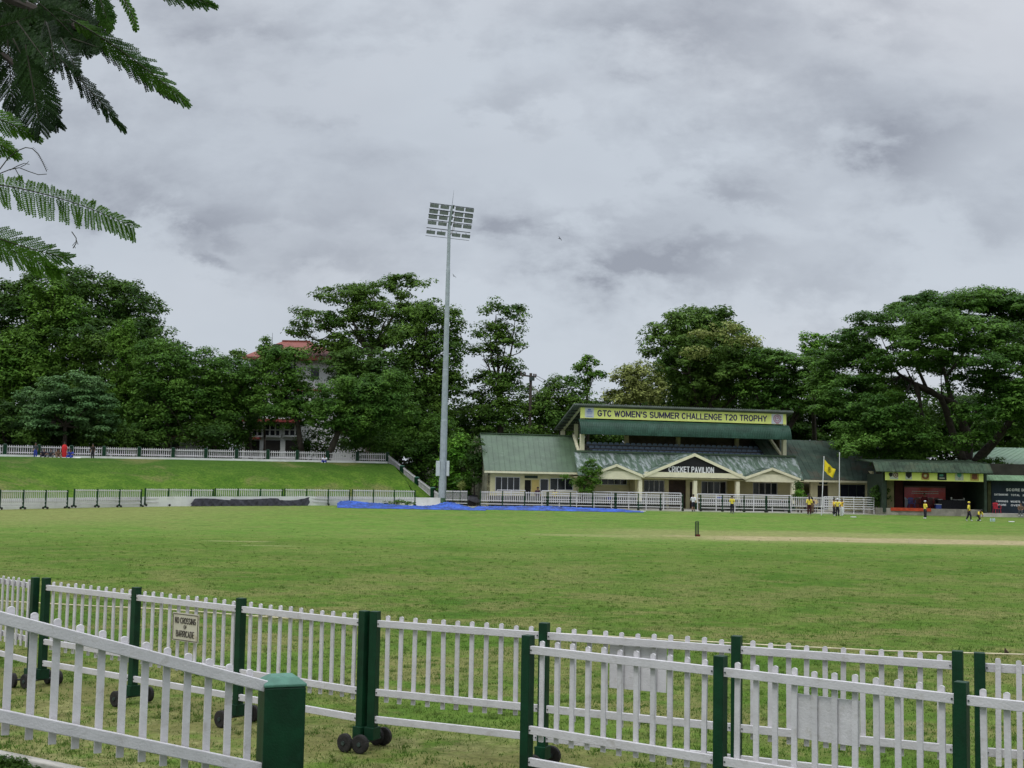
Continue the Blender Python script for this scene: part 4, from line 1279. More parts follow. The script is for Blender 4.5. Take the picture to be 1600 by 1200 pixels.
for px, col, lb in ((1424, blue_pl, 'blue plastic chair, leftmost on the stage'), (1434, brown_pl, 'brown plastic chair between the blue chair and the seated official'),
                    (1444.5, brown_pl, 'brown plastic chair under the person in dark red'), (1455, brown_pl, 'brown plastic chair just right of the seated official'), (1465.5, brown_pl, 'brown plastic chair nearest the covered table')):
    p = A(px, 780, Ys + 2.3); chair((p.x, p.y, zpl), 0, col, lb)
p = A(1557.5, 790, 97.0)
chair((p.x, p.y, A(1557, 803.5, 97).z), radians(8), red_pl, 'red plastic armchair in front of the scoreboard', 'plastic chairs by the scoreboard', 1.0)
tb_ = empty('covered_table', (S(1503, 780).x, Ys + 2.0, zpl), 0, 'long table under a dark cloth at the right side of the stage', 'table')
m = MB(); m.box((0, 0, .74), (2.5, .7, .03)); m.build('table_top', black, tb_)
m = MB()
nf = 26
pts = [(-1.27 + 2.54 * i / nf, -.36 - .02 * (i % 2), .76) for i in range(nf + 1)]
for a, b in zip(pts, pts[1:]): m.add([a, b, (b[0], b[1] - .01, .02), (a[0], a[1] - .01, .02)], [(0, 1, 2, 3)])
m.box((0, .34, .39), (2.54, .02, .74)); m.build('tablecloth', black, tb_)
for i, (dx_, w, h) in enumerate(((-1.05, .34, .05), (-.15, .07, .22), (.12, .28, .04), (.55, .40, .06), (.83, .05, .18))):
    o = MB().box((tb_.location.x + dx_, Ys + 1.9, zpl + .757 + h / 2), (w, .2, h)).build('paper_stack' if h < .1 else 'water_bottle', wb_, None, bevel=.008)
    tag(o, ['white papers at the left end of the stage table', 'small bottle standing left of centre on the stage table', 'flat white sheet mid stage table', 'white folded cloth right of centre on the stage table', 'thin bottle at the right end of the stage table'][i], 'papers' if h < .1 else 'bottle')
bxx = S(1474, 791); o = MB().box((bxx.x, Ys + 1.2, zpl + .19), (.42, .36, .38)).build('storage_box', blue_pl, None, bevel=.02); tag(o, 'dark blue box with white lid at the left foot of the stage table', 'box')
MB().box((bxx.x, Ys + 1.2, zpl + .405), (.45, .39, .045)).build('lid', wb_, o)

# scoreboard house
Yb = 98.6
sb = empty('scoreboard_hut', XY(1590, Yb), 0, 'dark blue painted scoreboard wall lettered SCORE BOARD with a green awning', 'scoreboard'); offs = sb.location.copy()
sbm = M('scoreboard_navy', (.012, .022, .035), .7, .25, 1.2, stain=(1.0, .5, (.02, .04, .04), .5, .7))
bx('board_wall', 1549, 752, 1720, 806, Yb, 4, sbm, sb, offs)
bx('side_post', 1543, 752, 1549, 806, Yb - .1, 4, M('olive_wall', (.06, .065, .025), .9, .3, 2), sb, offs)
a, b = A(1542, 750, Yb - 1.0), A(1722, 753.5, Yb - 1.0); c, d = A(1546, 744, Yb), A(1722, 747, Yb)
z1_ = (a.z + b.z) / 2; z2_ = (c.z + d.z) / 2 + .1
roof_sheet('awning', M('pale_green_awning', (.17, .27, .16), .6, .2, 1.5, stain=(1, .6, (.10, .16, .09), .5, .7)), Vector((a.x, a.y, z1_)) - offs, Vector((b.x, b.y, z1_)) - offs, Vector((b.x, Yb + .1, z2_)) - offs, Vector((a.x + .2, Yb + .1, z2_)) - offs, sb, .04, .25, .025)
bx('upper_wall', 1546, 726, 1722, 744, Yb + .2, 3.6, M('dark_upper_wall', (.03, .028, .022), .9, .3, 1), sb, offs)
for body, x0, x1, y, h in (('SCORE BOARD', 1572, 1618, 765.6, 4.2), ('BATSMAN NO', 1553.5, 1575, 772.8, 3.0), ('TOTAL', 1579.5, 1593.5, 773.6, 3.0), ('BATSMAN', 1598, 1615, 774.2, 3.0),
                         ('1 INNINGS', 1556, 1575, 783.2, 3.0), ('WICKETS', 1579, 1594, 783.8, 3.0), ('LAST', 1598, 1610, 784.6, 3.0), ('SCORE', 1558, 1572, 788.8, 3.0), ('OVER', 1579.5, 1594, 789.6, 3.0)):
    c = A((x0 + x1) / 2, y, Yb) - offs; s = Yb / F
    text_mesh(body, 'lettering', tw, sb, c.x, c.z, (x1 - x0) * s, h * s, (Yb - offs.y) - .014, .0, .01, weight=.22, gap=.3)
bx('ledge', 1532, 803.5, 1722, 812, 97.4 - .8, 2.2, concrete, sb, offs)
# green roofed building behind it
gb = empty('green_roofed_building', XY(1580, 112), 0, 'low building with a pale green metal roof behind the big rain tree', 'building'); offg = gb.location.copy()
a, b = A(1478, 724, 109), A(1720, 728, 109); c, d = A(1545, 699, 116), A(1720, 702, 116)
za = (a.z + b.z) / 2; zc = (c.z + d.z) / 2
pg = M('pale_green_roof', (.20, .33, .20), .5, .12, .8, stain=(.6, .4, (.14, .22, .13), .5, .7))
roof_sheet('roof', pg, Vector((a.x, 109, za)) - offg, Vector((b.x, 109, za)) - offg, Vector((d.x, 116, zc)) - offg, Vector((c.x, 116, zc)) - offg, gb, .06, .6, .03)
m = MB(offg); m.box(((a.x + b.x) / 2 + .4, 114, (za + .3) / 2), (b.x - a.x - 1.4, 8, za - .5)); m.build('wall', MATS['dark_upper_wall'], gb)

# ------------------------------------------------------------------ flags
def pole(px0, py0, px1, py1, Y, label, r=.035):
    a, b = A(px0, py0, Y), A(px1, py1, Y); b.z = min(b.z, gz(Y)) if b.z < gz(Y) + .3 else b.z
    b.z = gz(Y)
    root = empty('flagpole', b, 0, label, 'flagpole', 'flagpoles at the boundary')
    m = MB(b); m.tube([b, b.lerp(a, .5), a], [r, r * .9, r * .75], 8); m.tube([a, a + Vector((0, 0, .08))], [r * 1.3, r * .6], 8); m.build('pole', metal_white, root)
    return root
pole(1287.5, 714.5, 1283.5, 805.5, 93.8, 'leaning white pole flying the yellow flag')
pole(1311.7, 708.5, 1311.2, 797, 96, 'bare upright white pole right of the yellow flag')
fl_ = empty('yellow_flag', A(1288, 720, 93.8), 0, 'yellow flag with a dark emblem hanging from the leaning pole', 'flag')
cor = [A(1288.3, 718, 93.8), A(1305.3, 733.5, 93.3), A(1302.0, 747.2, 93.5), A(1288.0, 735.5, 93.8)]
nu, nv = 20, 14
vs = []
def fpt(u, v):
    p = (cor[0].lerp(cor[1], u)).lerp(cor[3].lerp(cor[2], u), v)
    p = p + Vector((0, .10 * sin(u * 11 + v * 2.5) * u ** .5, -.06 * sin(u * pi) + .05 * sin(v * pi) * u + .02 * sin(u * 14 + v * 6)))
    return p
for j in range(nv + 1):
    for i in range(nu + 1): vs.append(fpt(i / nu, j / nv))
m = MB(fl_.location); m.add(vs, [(j * (nu + 1) + i, j * (nu + 1) + i + 1, (j + 1) * (nu + 1) + i + 1, (j + 1) * (nu + 1) + i) for j in range(nv) for i in range(nu)])
fy = M('flag_yellow', (.72, .55, .02), .7, .12, 3)
o = m.build('flag_cloth', fy, fl_, smooth=True)
m = MB(fl_.location); fe = M('flag_emblem_dark', (.10, .07, .03), .7, .1, 4)
for k in range(16):
    a, b = 2 * pi * k / 16, 2 * pi * (k + 1) / 16
    q = [fpt(.52 + .17 * r_ * cos(t), .48 + .24 * r_ * sin(t)) - Vector((0, .02, 0)) for r_, t in ((.8, a), (1, a), (1, b), (.8, b))]
    m.add(q, [(0, 1, 2, 3)])
for (u0, v0, u1, v1) in ((.44, .38, .48, .6), (.44, .38, .60, .43), (.53, .45, .60, .5), (.5, .55, .6, .6)):
    m.add([fpt(u0, v0) - Vector((0, .02, 0)), fpt(u1, v0) - Vector((0, .02, 0)), fpt(u1, v1) - Vector((0, .02, 0)), fpt(u0, v1) - Vector((0, .02, 0))], [(0, 1, 2, 3)])
m.build('emblem_mark', fe, fl_)

# ------------------------------------------------------------------ wicket
wp = XY(1089, 61.5); wp.x = A(1089, 838, 61.5).x
wk = empty('cricket_stumps', wp, 0, 'dark cricket stumps standing at the near end of the bare pitch', 'stumps')
sm_ = M('dark_painted_stump', (.012, .03, .018), .5, .2, 6)
for k, a in enumerate((-.085, 0, .085)):
    x, y = a * .9, a * .3
    MB().tube([(x, y, 0), (x, y, .70), (x, y, .715)], [.026, .026, .018], 8).build('stump', sm_, wk)
MB().tube([(-.077, -.025, .725), (0, 0, .725)], .012, 6).tube([(0, 0, .726), (.077, .025, .726)], .012, 6).build('bail', sm_, wk)
MB().box((.05, 0, .05), (.2, .1, .10)).build('stump_base', M('dark_red_base', (.10, .02, .015), .7), wk)

# boundary rope
def G(px, py):
    d = ray(px, py); t = -HC / d.z; p = CAMP + d * t; return Vector((p.x, p.y, .03))
rp = [G(-60, 938), G(120, 948), G(270, 955), G(380, 964), G(600, 979), G(760, 986), G(1000, 1000), G(1200, 1011), G(1380, 1020), G(1500, 1023), G(1640, 1027)]
m = MB(); m.tube(rp, .011, 6); o = m.build('boundary_rope', M('cream_rope', (.58, .52, .36), .9, .2, 8), None, smooth=True); tag(o, 'thin cream boundary rope lying on the grass behind the near barricades', 'rope')
lp = G(1573, 1024)
m = MB(); m.add([lp + Vector((-.03, 0, .09)), lp + Vector((.05, .01, .0)), lp + Vector((.02, .05, .0)), lp + Vector((-.03, .02, 0)), lp + Vector((.0, -.03, .03))], [(0, 1, 2), (0, 2, 3), (0, 4, 1), (3, 4, 0)])
o = m.build('dry_leaf', M('dry_brown_leaf', (.06, .04, .03), .8)); tag(o, 'small dark curled leaf beside the rope at the right edge', 'leaf')
lp = G(421, 967)
m = MB(); m.add([lp + Vector((-.09, 0, .02)), lp + Vector((-.02, -.03, .03)), lp + Vector((.05, .0, .02)), lp + Vector((.0, .05, .045))], [(0, 1, 3), (1, 2, 3)])
o = m.build('dry_leaf', M('tan_leaf', (.42, .30, .14), .8)); tag(o, 'tan dry leaf on the turf behind the first barricade', 'leaf')

# boundary marks
for px, py, Y, lb in ((1333.5, 809.5, 91, 'white marker lying on the grass right of the group by the flagpole'), (1580, 818, 88, 'white marker lying on the grass near the scoreboard'), (1005, 800.5, 94.5, 'white marker beyond the right end of the blue sheet')):
    p = XY(px, Y); 
    o = MB((p.x, p.y, p.z)).prism([(p.x + .22 * cos(q * pi / 4), p.y + .22 * sin(q * pi / 4), p.z) for q in range(8)], (0, 0, .05)).build('boundary_marker', metal_white, None, bevel=.02)
    o.location = p; tag(o, lb, 'marker', 'white boundary markers')
bt = M('clear_bottle_plastic', (.42, .55, .62), .2, .1, 5, spec=.6)
for i, px in enumerate((1547.0, 1549.6, 1551.8, 1553.6)):
    Y = 88.2 + (i % 2) * .1; p = XY(px, Y)
    m = MB(); m.tube([(0, 0, 0), (0, 0, .17), (0, 0, .21), (0, 0, .22), (0, 0, .25)], [.032, .032, .012, .012, .012], 8)
    o = m.build('water_bottle', bt); o.location = p; tag(o, ['leftmost water bottle on the grass below the scoreboard', 'second water bottle from the left on the grass', 'third water bottle from the left on the grass', 'rightmost water bottle on the grass below the scoreboard'][i], 'bottle', 'water bottles on the grass')

# ------------------------------------------------------------------ blue ground sheet and black net
blue = M('blue_tarpaulin', (.010, .060, .31), .6, .55, 1.2, .3, 10, .5)
def tarp(x0, x1, Yn, Yf_, peaks, name, label, seed, base_h=.1):
    rnd = np.random.default_rng(seed); n = 150; k = 12; vs = []
    ph = rnd.random(12) * 6
    for i in range(n + 1):
        px = x0 + (x1 - x0) * i / n
        for j in range(k + 1):
            v = j / k; Y = Yn + (Yf_ - Yn) * v + .15 * sin(i * .5 + ph[0])
            p = XY(px, Y); h = base_h * sin(pi * v)
            for (c, w, a, vv) in peaks: h += a * math.exp(-((px - c) / w) ** 2) * math.exp(-((v - vv) / .3) ** 2)
            edge = min(1, i / 3, (n - i) / 25) * (sin(pi * v) ** .5 if 0 < v < 1 else 0)
            h += edge * (.07 * abs(sin(i * .83 + j * .9 + ph[1])) + .05 * abs(sin(i * .37 - j * 1.7 + ph[2])) + rnd.random() * .03)
            vs.append(Vector((p.x, p.y, p.z + .02 + max(0, h) * (1 if 0 < j < k else .1) * min(1, (n - i) / 20 + .1))))
    m = MB(); m.add(vs, [(i * (k + 1) + j, (i + 1) * (k + 1) + j, (i + 1) * (k + 1) + j + 1, i * (k + 1) + j + 1) for i in range(n) for j in range(k)])
    c = m.v[0].copy(); m.v = [v - c for v in m.v]
    o = m.build(name, blue, None, smooth=False); o.location = c; tag(o, label, 'tarpaulin'); return o
tarp(528, 760, 91.0, 95.0, [(545, 28, .30, .8), (590, 30, .14, .7), (702, 20, .34, .6)], 'ground_cover_sheet', 'crumpled bright blue cover sheet in front of the white wall and floodlight mast', 4, .05)
tarp(742, 1006, 92.6, 95.4, [(850, 70, .12, .6)], 'ground_cover_sheet', 'long flat blue cover sheet in front of the pavilion barricades', 9, .06)
netm = M('black_shade_net', (.030, .030, .036), .9, .3, 2, .3, 20)
n, k = 90, 8; vs = []
for i in range(n + 1):
    px = 303 + 183 * i / n; t = i / n; Y = 89.6 + 4.9 * t
    p = XY(px, Y); hh = .52 + .03 * sin(i * .13) - .10 * sin(pi * min(1, t / .74)) ** 2 * (i % 30) / 30
    if t > .74: hh = .42 + .22 * (t - .74) / .26 - .12 * sin((t - .74) / .26 * pi)
    hh *= min(1, .55 + i / 6)
    for j in range(k + 1):
        v = j / k
        vs.append(Vector((p.x + .05 * sin(i * 1.1 + j) + (.35 * (1 - v) if i < 3 else 0) * 0, p.y - .35 - .4 * (1 - v) + .07 * sin(i * .9 + v * 4) + .04 * sin(i * 2.3), p.z + .01 + hh * v)))
m = MB(); m.add(vs, [(i * (k + 1) + j, (i + 1) * (k + 1) + j, (i + 1) * (k + 1) + j + 1, i * (k + 1) + j + 1) for i in range(n) for j in range(k)])
c = m.v[0].copy(); m.v = [v - c for v in m.v]
o = m.build('shade_net', netm, None, smooth=True); o.location = c; tag(o, 'black net draped over the lower half of the far barricades', 'net')

# ------------------------------------------------------------------ utility pole
up_ = empty('utility_pole', XY(826.5, 116), 0, 'dark steel utility pole with cross arms left of the upper deck', 'pole')
a = A(826.5, 583, 116) - up_.location
m = MB(); m.box((0, 0, a.z / 2), (.26, .26, a.z)); m.build('mast', bark, up_)
pu = (A(813, 586, 116) - up_.location, A(838, 589, 116) - up_.location)
MB().bar(pu[0], pu[1], .12, .14).build('cross_arm', bark, up_)
for t in (.05, .3, .85, .97):
    q = pu[0].lerp(pu[1], t); MB().tube([q, q + Vector((0, 0, .22)), q + Vector((0, 0, .3))], [.06, .08, .03], 6).build('insulator', M('dark_insulator', (.06, .04, .04), .4), up_)
q = A(831, 592, 116) - up_.location; MB().box((q.x, -.1, q.z), (.5, .3, .35)).build('switch_box', axle_m, up_)

# wires between the mast and the hut behind the pavilion
def wire(p, q, sag, label):
    m = MB(p); n = 24
    m.tube([p.lerp(q, i / n) - Vector((0, 0, sag * 4 * (i / n) * (1 - i / n))) for i in range(n + 1)], .018, 4)
    o = m.build('power_line', bark); o.location = p; tag(o, label, 'wire', 'power lines')
wire(A(838, 587, 116), A(1010, 640, 125), .6, 'thin upper power line running right from the utility pole')
wire(A(838, 591, 116), A(1000, 662, 122), .5, 'thin lower power line running right from the utility pole')

# ------------------------------------------------------------------ house behind the trees
hs = empty('white_house', A(460, 722, 122), 0, 'white multi-storey house with a red hipped roof half hidden by trees', 'house'); oh = hs.location.copy()
Yh = 122.0
hw_ = M('house_white', (.62, .63, .62), .8, .06, 1, stain=(.8, .3, (.40, .42, .42), .5, .75)); red_r = M('red_tile_roof', (.20, .058, .042), .7, .2, 1.5, .3, 8)
red_b = M('red_band', (.26, .05, .045), .6, .1, 3)
def hb_(name, x0, y0, x1, y1, Y, d_, mat): return bx(name, x0, y0, x1, y1, Y, d_, mat, hs, oh)
hb_('wall', 392, 558, 545, 724, Yh, 10, hw_)
hb_('wall', 380, 655, 470, 724, Yh - 2.0, 2.0, hw_); hb_('lower_wing', 524, 676, 569, 724, Yh - 1.2, 8, hw_)
for y in (609.5, ): hb_('string_course', 390, y - 1.6, 547, y + 1.4, Yh - .15, .3, red_b)
hb_('string_course', 522, 673.5, 571, 676.5, Yh - 1.4, .3, red_b)
# hip roof
e = [A(378, 557, Yh - 1.2), A(556, 560, Yh - 1.2)]; zz = (e[0].z + e[1].z) / 2
f0, f1 = e[0].x, e[1].x; yb_ = Yh + 12; rz_ = A(452, 533, Yh + 5).z; rx0, rx1 = A(440, 533, Yh + 5).x, A(484, 533, Yh + 5).x
m = MB(oh); m.add([(f0, Yh - 1.2, zz), (f1, Yh - 1.2, zz), (f1, yb_, zz), (f0, yb_, zz), (rx0, Yh + 5.4, rz_), (rx1, Yh + 5.4, rz_)], [(0, 1, 5, 4), (1, 2, 5), (2, 3, 4, 5), (3, 0, 4)])
m.box(((f0 + f1) / 2, Yh + 5.4, zz - .12), (f1 - f0, yb_ - Yh + 1.2, .2)); m.bar((rx0, Yh + 5.4, rz_ + .05), (rx1, Yh + 5.4, rz_ + .05), .3, .15)
rf = m.build('roof', red_r, hs)
hb_('water_tank', 427, 537.5, 440, 543.5, Yh + 2.5, 1.0, M('black_tank', (.02, .022, .03), .5))
a = A(425.5, 548, Yh + 2) - oh; b = A(425.8, 520, Yh + 2) - oh; MB().tube([a, b], [.03, .015], 5).build('antenna', axle_m, hs)
# windows and awnings
for (x0, y0, x1, y1) in ((410, 570, 424, 590), (446, 570, 462, 590), (400, 618, 418, 640), (440, 618, 458, 640), (486, 575, 498, 592), (486, 622, 500, 642)):
    w = hb_('window', x0, y0, x1, y1, Yh - .05, .08, axle_m)
    bx('pane', x0 + 1, y0 + 1, x1 - 1, y1 - 1, Yh - .07, .03, dark_glass, w, oh)
hb_('awning', 378, 654, 468, 659, Yh - 3.2, 1.4, red_b)
for i, x in enumerate((384, 412, 443)):
    w = hb_('window', x, 663, x + 26, 680, Yh - 2.05, .06, dark_glass)
    for q in (0, 8.6, 17.3, 25): bx('mullion', x + q, 663, x + q + 1.6, 680, Yh - 2.16, .1, hw_, w, oh)
    bx('sill', x - .5, 680, x + 27, 683, Yh - 2.3, .3, hw_, w, oh)
    bx('transom', x, 671, x + 26, 672.4, Yh - 2.14, .07, hw_, w, oh)
hb_('awning', 378, 683, 405, 686, Yh - 2.7, .7, red_b)
for x in (383, 415, 446): hb_('opening', x, 688, x + 22, 712, Yh - 2.06, .06, dark_int)
for x in (532, 548): hb_('window', x, 684, x + 10, 700, Yh - 1.26, .06, axle_m)
wh = empty('white_outbuilding', A(275, 714, 112), 0, 'small white outbuilding glimpsed between trunks above the hilltop fence', 'building'); ow = wh.location.copy()
bx('wall', 250, 683, 303, 716, 112, 5, hw_, wh, ow); bx('roof', 247, 679.5, 306, 683, 111.6, 6, red_r, wh, ow); bx('window', 268, 690, 280, 702, 111.95, .06, axle_m, wh, ow)

# scooter and clutter left of the pavilion
sc_ = empty('motor_scooter', XY(747, 101.5), radians(25), 'dark parked scooter with a pale windscreen behind the barricades left of the pavilion', 'scooter')
gm = M('scooter_grey', (.10, .10, .12), .4, .2, 4, spec=.6)
for x in (-.62, .62):
    MB().tube([(x, -.05, .27), (x, .05, .27)], .27, 16).build('wheel', rubber, sc_)
MB().prism([(-.85, -.14, .5), (-.3, -.14, .3), (.25, -.14, .3), (.5, -.14, .95), (.42, -.14, 1.0), (.12, -.14, .45), (-.1, -.14, .75), (-.9, -.14, .8)], (0, .28, 0)).build('body', gm, sc_, bevel=.03)
MB().box((-.42, 0, .84), (.75, .26, .10)).build('seat', black, sc_, bevel=.03)
MB().tube([(.48, 0, .9), (.46, 0, 1.1)], .03, 6).tube([(.42, -.32, 1.12), (.42, .32, 1.12)], .02, 6).build('handlebar', axle_m, sc_)
MB().prism([(.52, -.16, 1.05), (.52, .16, 1.05), (.40, .12, 1.45), (.40, -.12, 1.45)], (.012, 0, 0)).build('windscreen', bt, sc_)
for i, x in enumerate((-.35, .35)): MB().tube([(.42, x * .8, 1.12), (.40, x, 1.28)], .01, 5).tube([(.40, x, 1.28), (.41, x * 1.02, 1.36)], .05, 6).build('mirror', axle_m, sc_)
gb2 = empty('parked_motorbike', XY(735, 103), radians(-60), 'second parked motorbike right beside the green scrub', 'motorbike')
for x in (-.62, .62): MB().tube([(x, -.05, .3), (x, .05, .3)], .3, 16).build('wheel', rubber, gb2)
MB().prism([(-.8, -.1, .7), (-.2, -.1, .35), (.3, -.1, .35), (.45, -.1, .95), (.1, -.1, 1.0), (-.1, -.1, .8)], (0, .2, 0)).build('body', gm, gb2, bevel=.03)
MB().tube([(.42, -.35, 1.1), (.42, .35, 1.1)], .02, 6).build('handlebar', axle_m, gb2)

# ------------------------------------------------------------------ birds
def bird(px, py, Y, rz, label):
    c = A(px, py, Y); r = bpy.data.objects.new('x', None)
    m = MB(); m.tube([(0, -.14, 0), (0, -.08, .0), (0, 0, 0), (0, .1, 0), (0, .17, 0)], [.008, .03, .04, .025, .005], 8)
    for s in (-1, 1):
        m.prism([(0, -.05, .01), (s * .18, -.02, .07), (s * .34, .04, .02), (s * .17, .06, .06), (0, .06, .01)], (0, 0, .006))
    m.prism([(-.02, .12, 0), (.02, .12, 0), (.05, .24, 0), (-.05, .24, 0)], (0, 0, .005))
    o = m.build('flying_bird', black); o.location = c; o.rotation_euler = (.3, .6, rz); o.scale = (.8, .8, .8); tag(o, label, 'bird')
    bpy.data.objects.remove(r)
bird(875, 373, 95, .9, 'tiny dark bird flying right of the floodlight head')
bird(709.5, 431.5, 95, .7, 'tiny dark bird flying just right of the floodlight mast')

# ------------------------------------------------------------------ people
hair_m = M('black_hair', (.012, .010, .010), .5, .2, 20)
shoe_w = M('white_shoe', (.60, .60, .60), .6, .05, 5)


def joints(pose):
    J = {'pel': (0, 0, .525), 'che': (0, .0, .70), 'nec': (0, .005, .83), 'hea': (0, -.008, .895), 'top': (0, -.005, .955)}
    def L(s): return {0: 'l', 1: 'r'}[s]
    for s, x in ((0, -1), (1, 1)):
        c = L(s)
        J['hip' + c] = (x * .052, 0, .50); J['kne' + c] = (x * .058, -.008, .275); J['ank' + c] = (x * .062, .006, .045); J['toe' + c] = (x * .070, -.075, .018)
        J['sho' + c] = (x * .100, 0, .800); J['elb' + c] = (x * .135, .008, .63); J['wri' + c] = (x * .125, -.03, .49); J['han' + c] = (x * .122, -.045, .44)
    if pose == 'fold':
        for c, x in (('l', -1), ('r', 1)):
            J['elb' + c] = (x * .135, -.01, .64); J['wri' + c] = (x * .01, -.095, .66); J['han' + c] = (-x * .05, -.085, .67)
    if pose == 'walk':
        J['knel'] = (-.055, -.085, .285); J['ankl'] = (-.058, -.09, .06); J['toel'] = (-.062, -.165, .03)
        J['kner'] = (.055, .03, .28); J['ankr'] = (.058, .13, .07); J['toer'] = (.062, .065, .018)
        J['elbl'] = (-.13, .05, .64); J['wril'] = (-.12, .05, .51); J['hanl'] = (-.12, .03, .46)
        J['elbr'] = (.13, -.03, .64); J['wrir'] = (.12, -.10, .54); J['hanr'] = (.115, -.14, .50)
    if pose == 'hip':
        for c, x in (('l', -1), ('r', 1)):
            J['elb' + c] = (x * .175, .05, .66); J['wri' + c] = (x * .09, -.03, .55); J['han' + c] = (x * .07, -.05, .53)
    if pose == 'reach':
        J['elbr'] = (.17, -.06, .76); J['wrir'] = (.24, -.14, .76); J['hanr'] = (.28, -.16, .76)
    if pose == 'sit':
        for k in ('pel', 'che', 'nec', 'hea', 'top'): J[k] = (J[k][0], J[k][1] + .0, J[k][2] - .245)
        for c, x in (('l', -1), ('r', 1)):
            J['hip' + c] = (x * .055, -.02, .265); J['kne' + c] = (x * .075, -.24, .275); J['ank' + c] = (x * .07, -.25, .045); J['toe' + c] = (x * .075, -.33, .018)
            J['sho' + c] = (x * .10, 0, .555); J['elb' + c] = (x * .135, -.03, .40); J['wri' + c] = (x * .09, -.15, .34); J['han' + c] = (x * .07, -.19, .325)
    if pose == 'ground':
        for k in ('pel', 'che', 'nec', 'hea', 'top'): J[k] = (J[k][0], J[k][1] - (J[k][2] - .52) * .25, J[k][2] - .455)
        for c, x in (('l', -1), ('r', 1)):
            J['hip' + c] = (x * .055, -.02, .065); J['kne' + c] = (x * .11, -.20, .20); J['ank' + c] = (x * .09, -.36, .05); J['toe' + c] = (x * .10, -.43, .025)
            J['sho' + c] = (x * .10, -.065, .345); J['elb' + c] = (x * .15, -.14, .24); J['wri' + c] = (x * .11, -.23, .22); J['han' + c] = (x * .09, -.27, .21)
    if pose == 'kneel':
        # one knee down, trunk bent forward, reaching to the foot
        J['pel'] = (0, .08, .30); J['che'] = (0, -.04, .43); J['nec'] = (0, -.13, .52); J['hea'] = (0, -.19, .56); J['top'] = (0, -.235, .60)
        J['hipl'] = (-.052, .07, .28); J['knel'] = (-.06, -.14, .29); J['ankl'] = (-.06, -.15, .05); J['toel'] = (-.06, -.225, .02)
        J['hipr'] = (.052, .08, .28); J['kner'] = (.06, .02, .055); J['ankr'] = (.06, .24, .045); J['toer'] = (.06, .29, .01)
        for c, x in (('l', -1), ('r', 1)):
            J['sho' + c] = (x * .10, -.09, .495); J['elb' + c] = (x * .12, -.16, .35); J['wri' + c] = (x * .08, -.19, .22); J['han' + c] = (x * .07, -.20, .17)
    return {k: Vector(v) for k, v in J.items()}


RAD = {'pel': .078, 'che': .090, 'nec': .036, 'hea': .058, 'top': .046, 'hip': .062, 'kne': .040, 'ank': .026, 'toe': .022, 'sho': .040, 'elb': .027, 'wri': .019, 'han': .018}
ED = [('pel', 'che'), ('che', 'nec'), ('nec', 'hea'), ('hea', 'top')] + [(a + c, b + c) for c in 'lr' for a, b in (('hip', 'kne'), ('kne', 'ank'), ('ank', 'toe'), ('sho', 'elb'), ('elb', 'wri'), ('wri', 'han'))] + [('pel', 'hip' + c) for c in 'lr'] + [('che', 'sho' + c) for c in 'lr']
_bodies = {}


def body_data(pose):
    if pose in _bodies: return _bodies[pose]
    J = joints(pose); ks = list(J)
    me = bpy.data.meshes.new('b'); me.from_pydata([tuple(J[k]) for k in ks], [(ks.index(a), ks.index(b)) for a, b in ED], [])
    ob = bpy.data.objects.new('b', me); COL.objects.link(ob)
    sk = ob.modifiers.new('s', 'SKIN'); sk.branch_smoothing = .4
    for i, k in enumerate(ks):
        r = RAD[k if k in RAD else k[:-1]]
        sv = me.skin_vertices[0].data[i]
        sv.radius = (r, r * (.72 if k in ('pel', 'che') else 1)); sv.use_root = (k == 'pel')
    su = ob.modifiers.new('u', 'SUBSURF'); su.levels = 1; su.render_levels = 1
    C.view_layer.update()
    m2 = bpy.data.meshes.new_from_object(ob.evaluated_get(C.evaluated_depsgraph_get()))
    bpy.data.objects.remove(ob)
    V = [v.co.copy() for v in m2.vertices]; NO = [v.normal.copy() for v in m2.vertices]; Fs = [tuple(p.vertices) for p in m2.polygons]
    lab = []
    for f in Fs:
        c = sum((V[i] for i in f), Vector()) / len(f); best = None
        for a, b in ED:
            p, q = J[a], J[b]; t = max(0, min(1, (c - p).dot(q - p) / max(1e-9, (q - p).length_squared)))
            d = (c - p.lerp(q, t)).length
            if best is None or d < best[0]: best = (d, a, b, t)
        _, a, b, t = best
        if b in ('hea', 'top'): l = 'head'
        elif a == 'che' and b == 'nec': l = 'shirt' if t < .75 else 'head'
        elif a[:3] == 'wri': l = 'hand'
        elif a[:3] == 'elb': l = 'fore'
        elif a[:3] == 'sho' or b[:3] == 'sho' or b == 'che': l = 'shirt'
        elif b[:3] == 'toe' or (b[:3] == 'ank' and t > .93): l = 'shoe'
        elif b[:3] == 'ank': l = 'shin'
        else: l = 'leg'
        lab.append(l)
    _bodies[pose] = (J, V, NO, Fs, lab)
    return _bodies[pose]


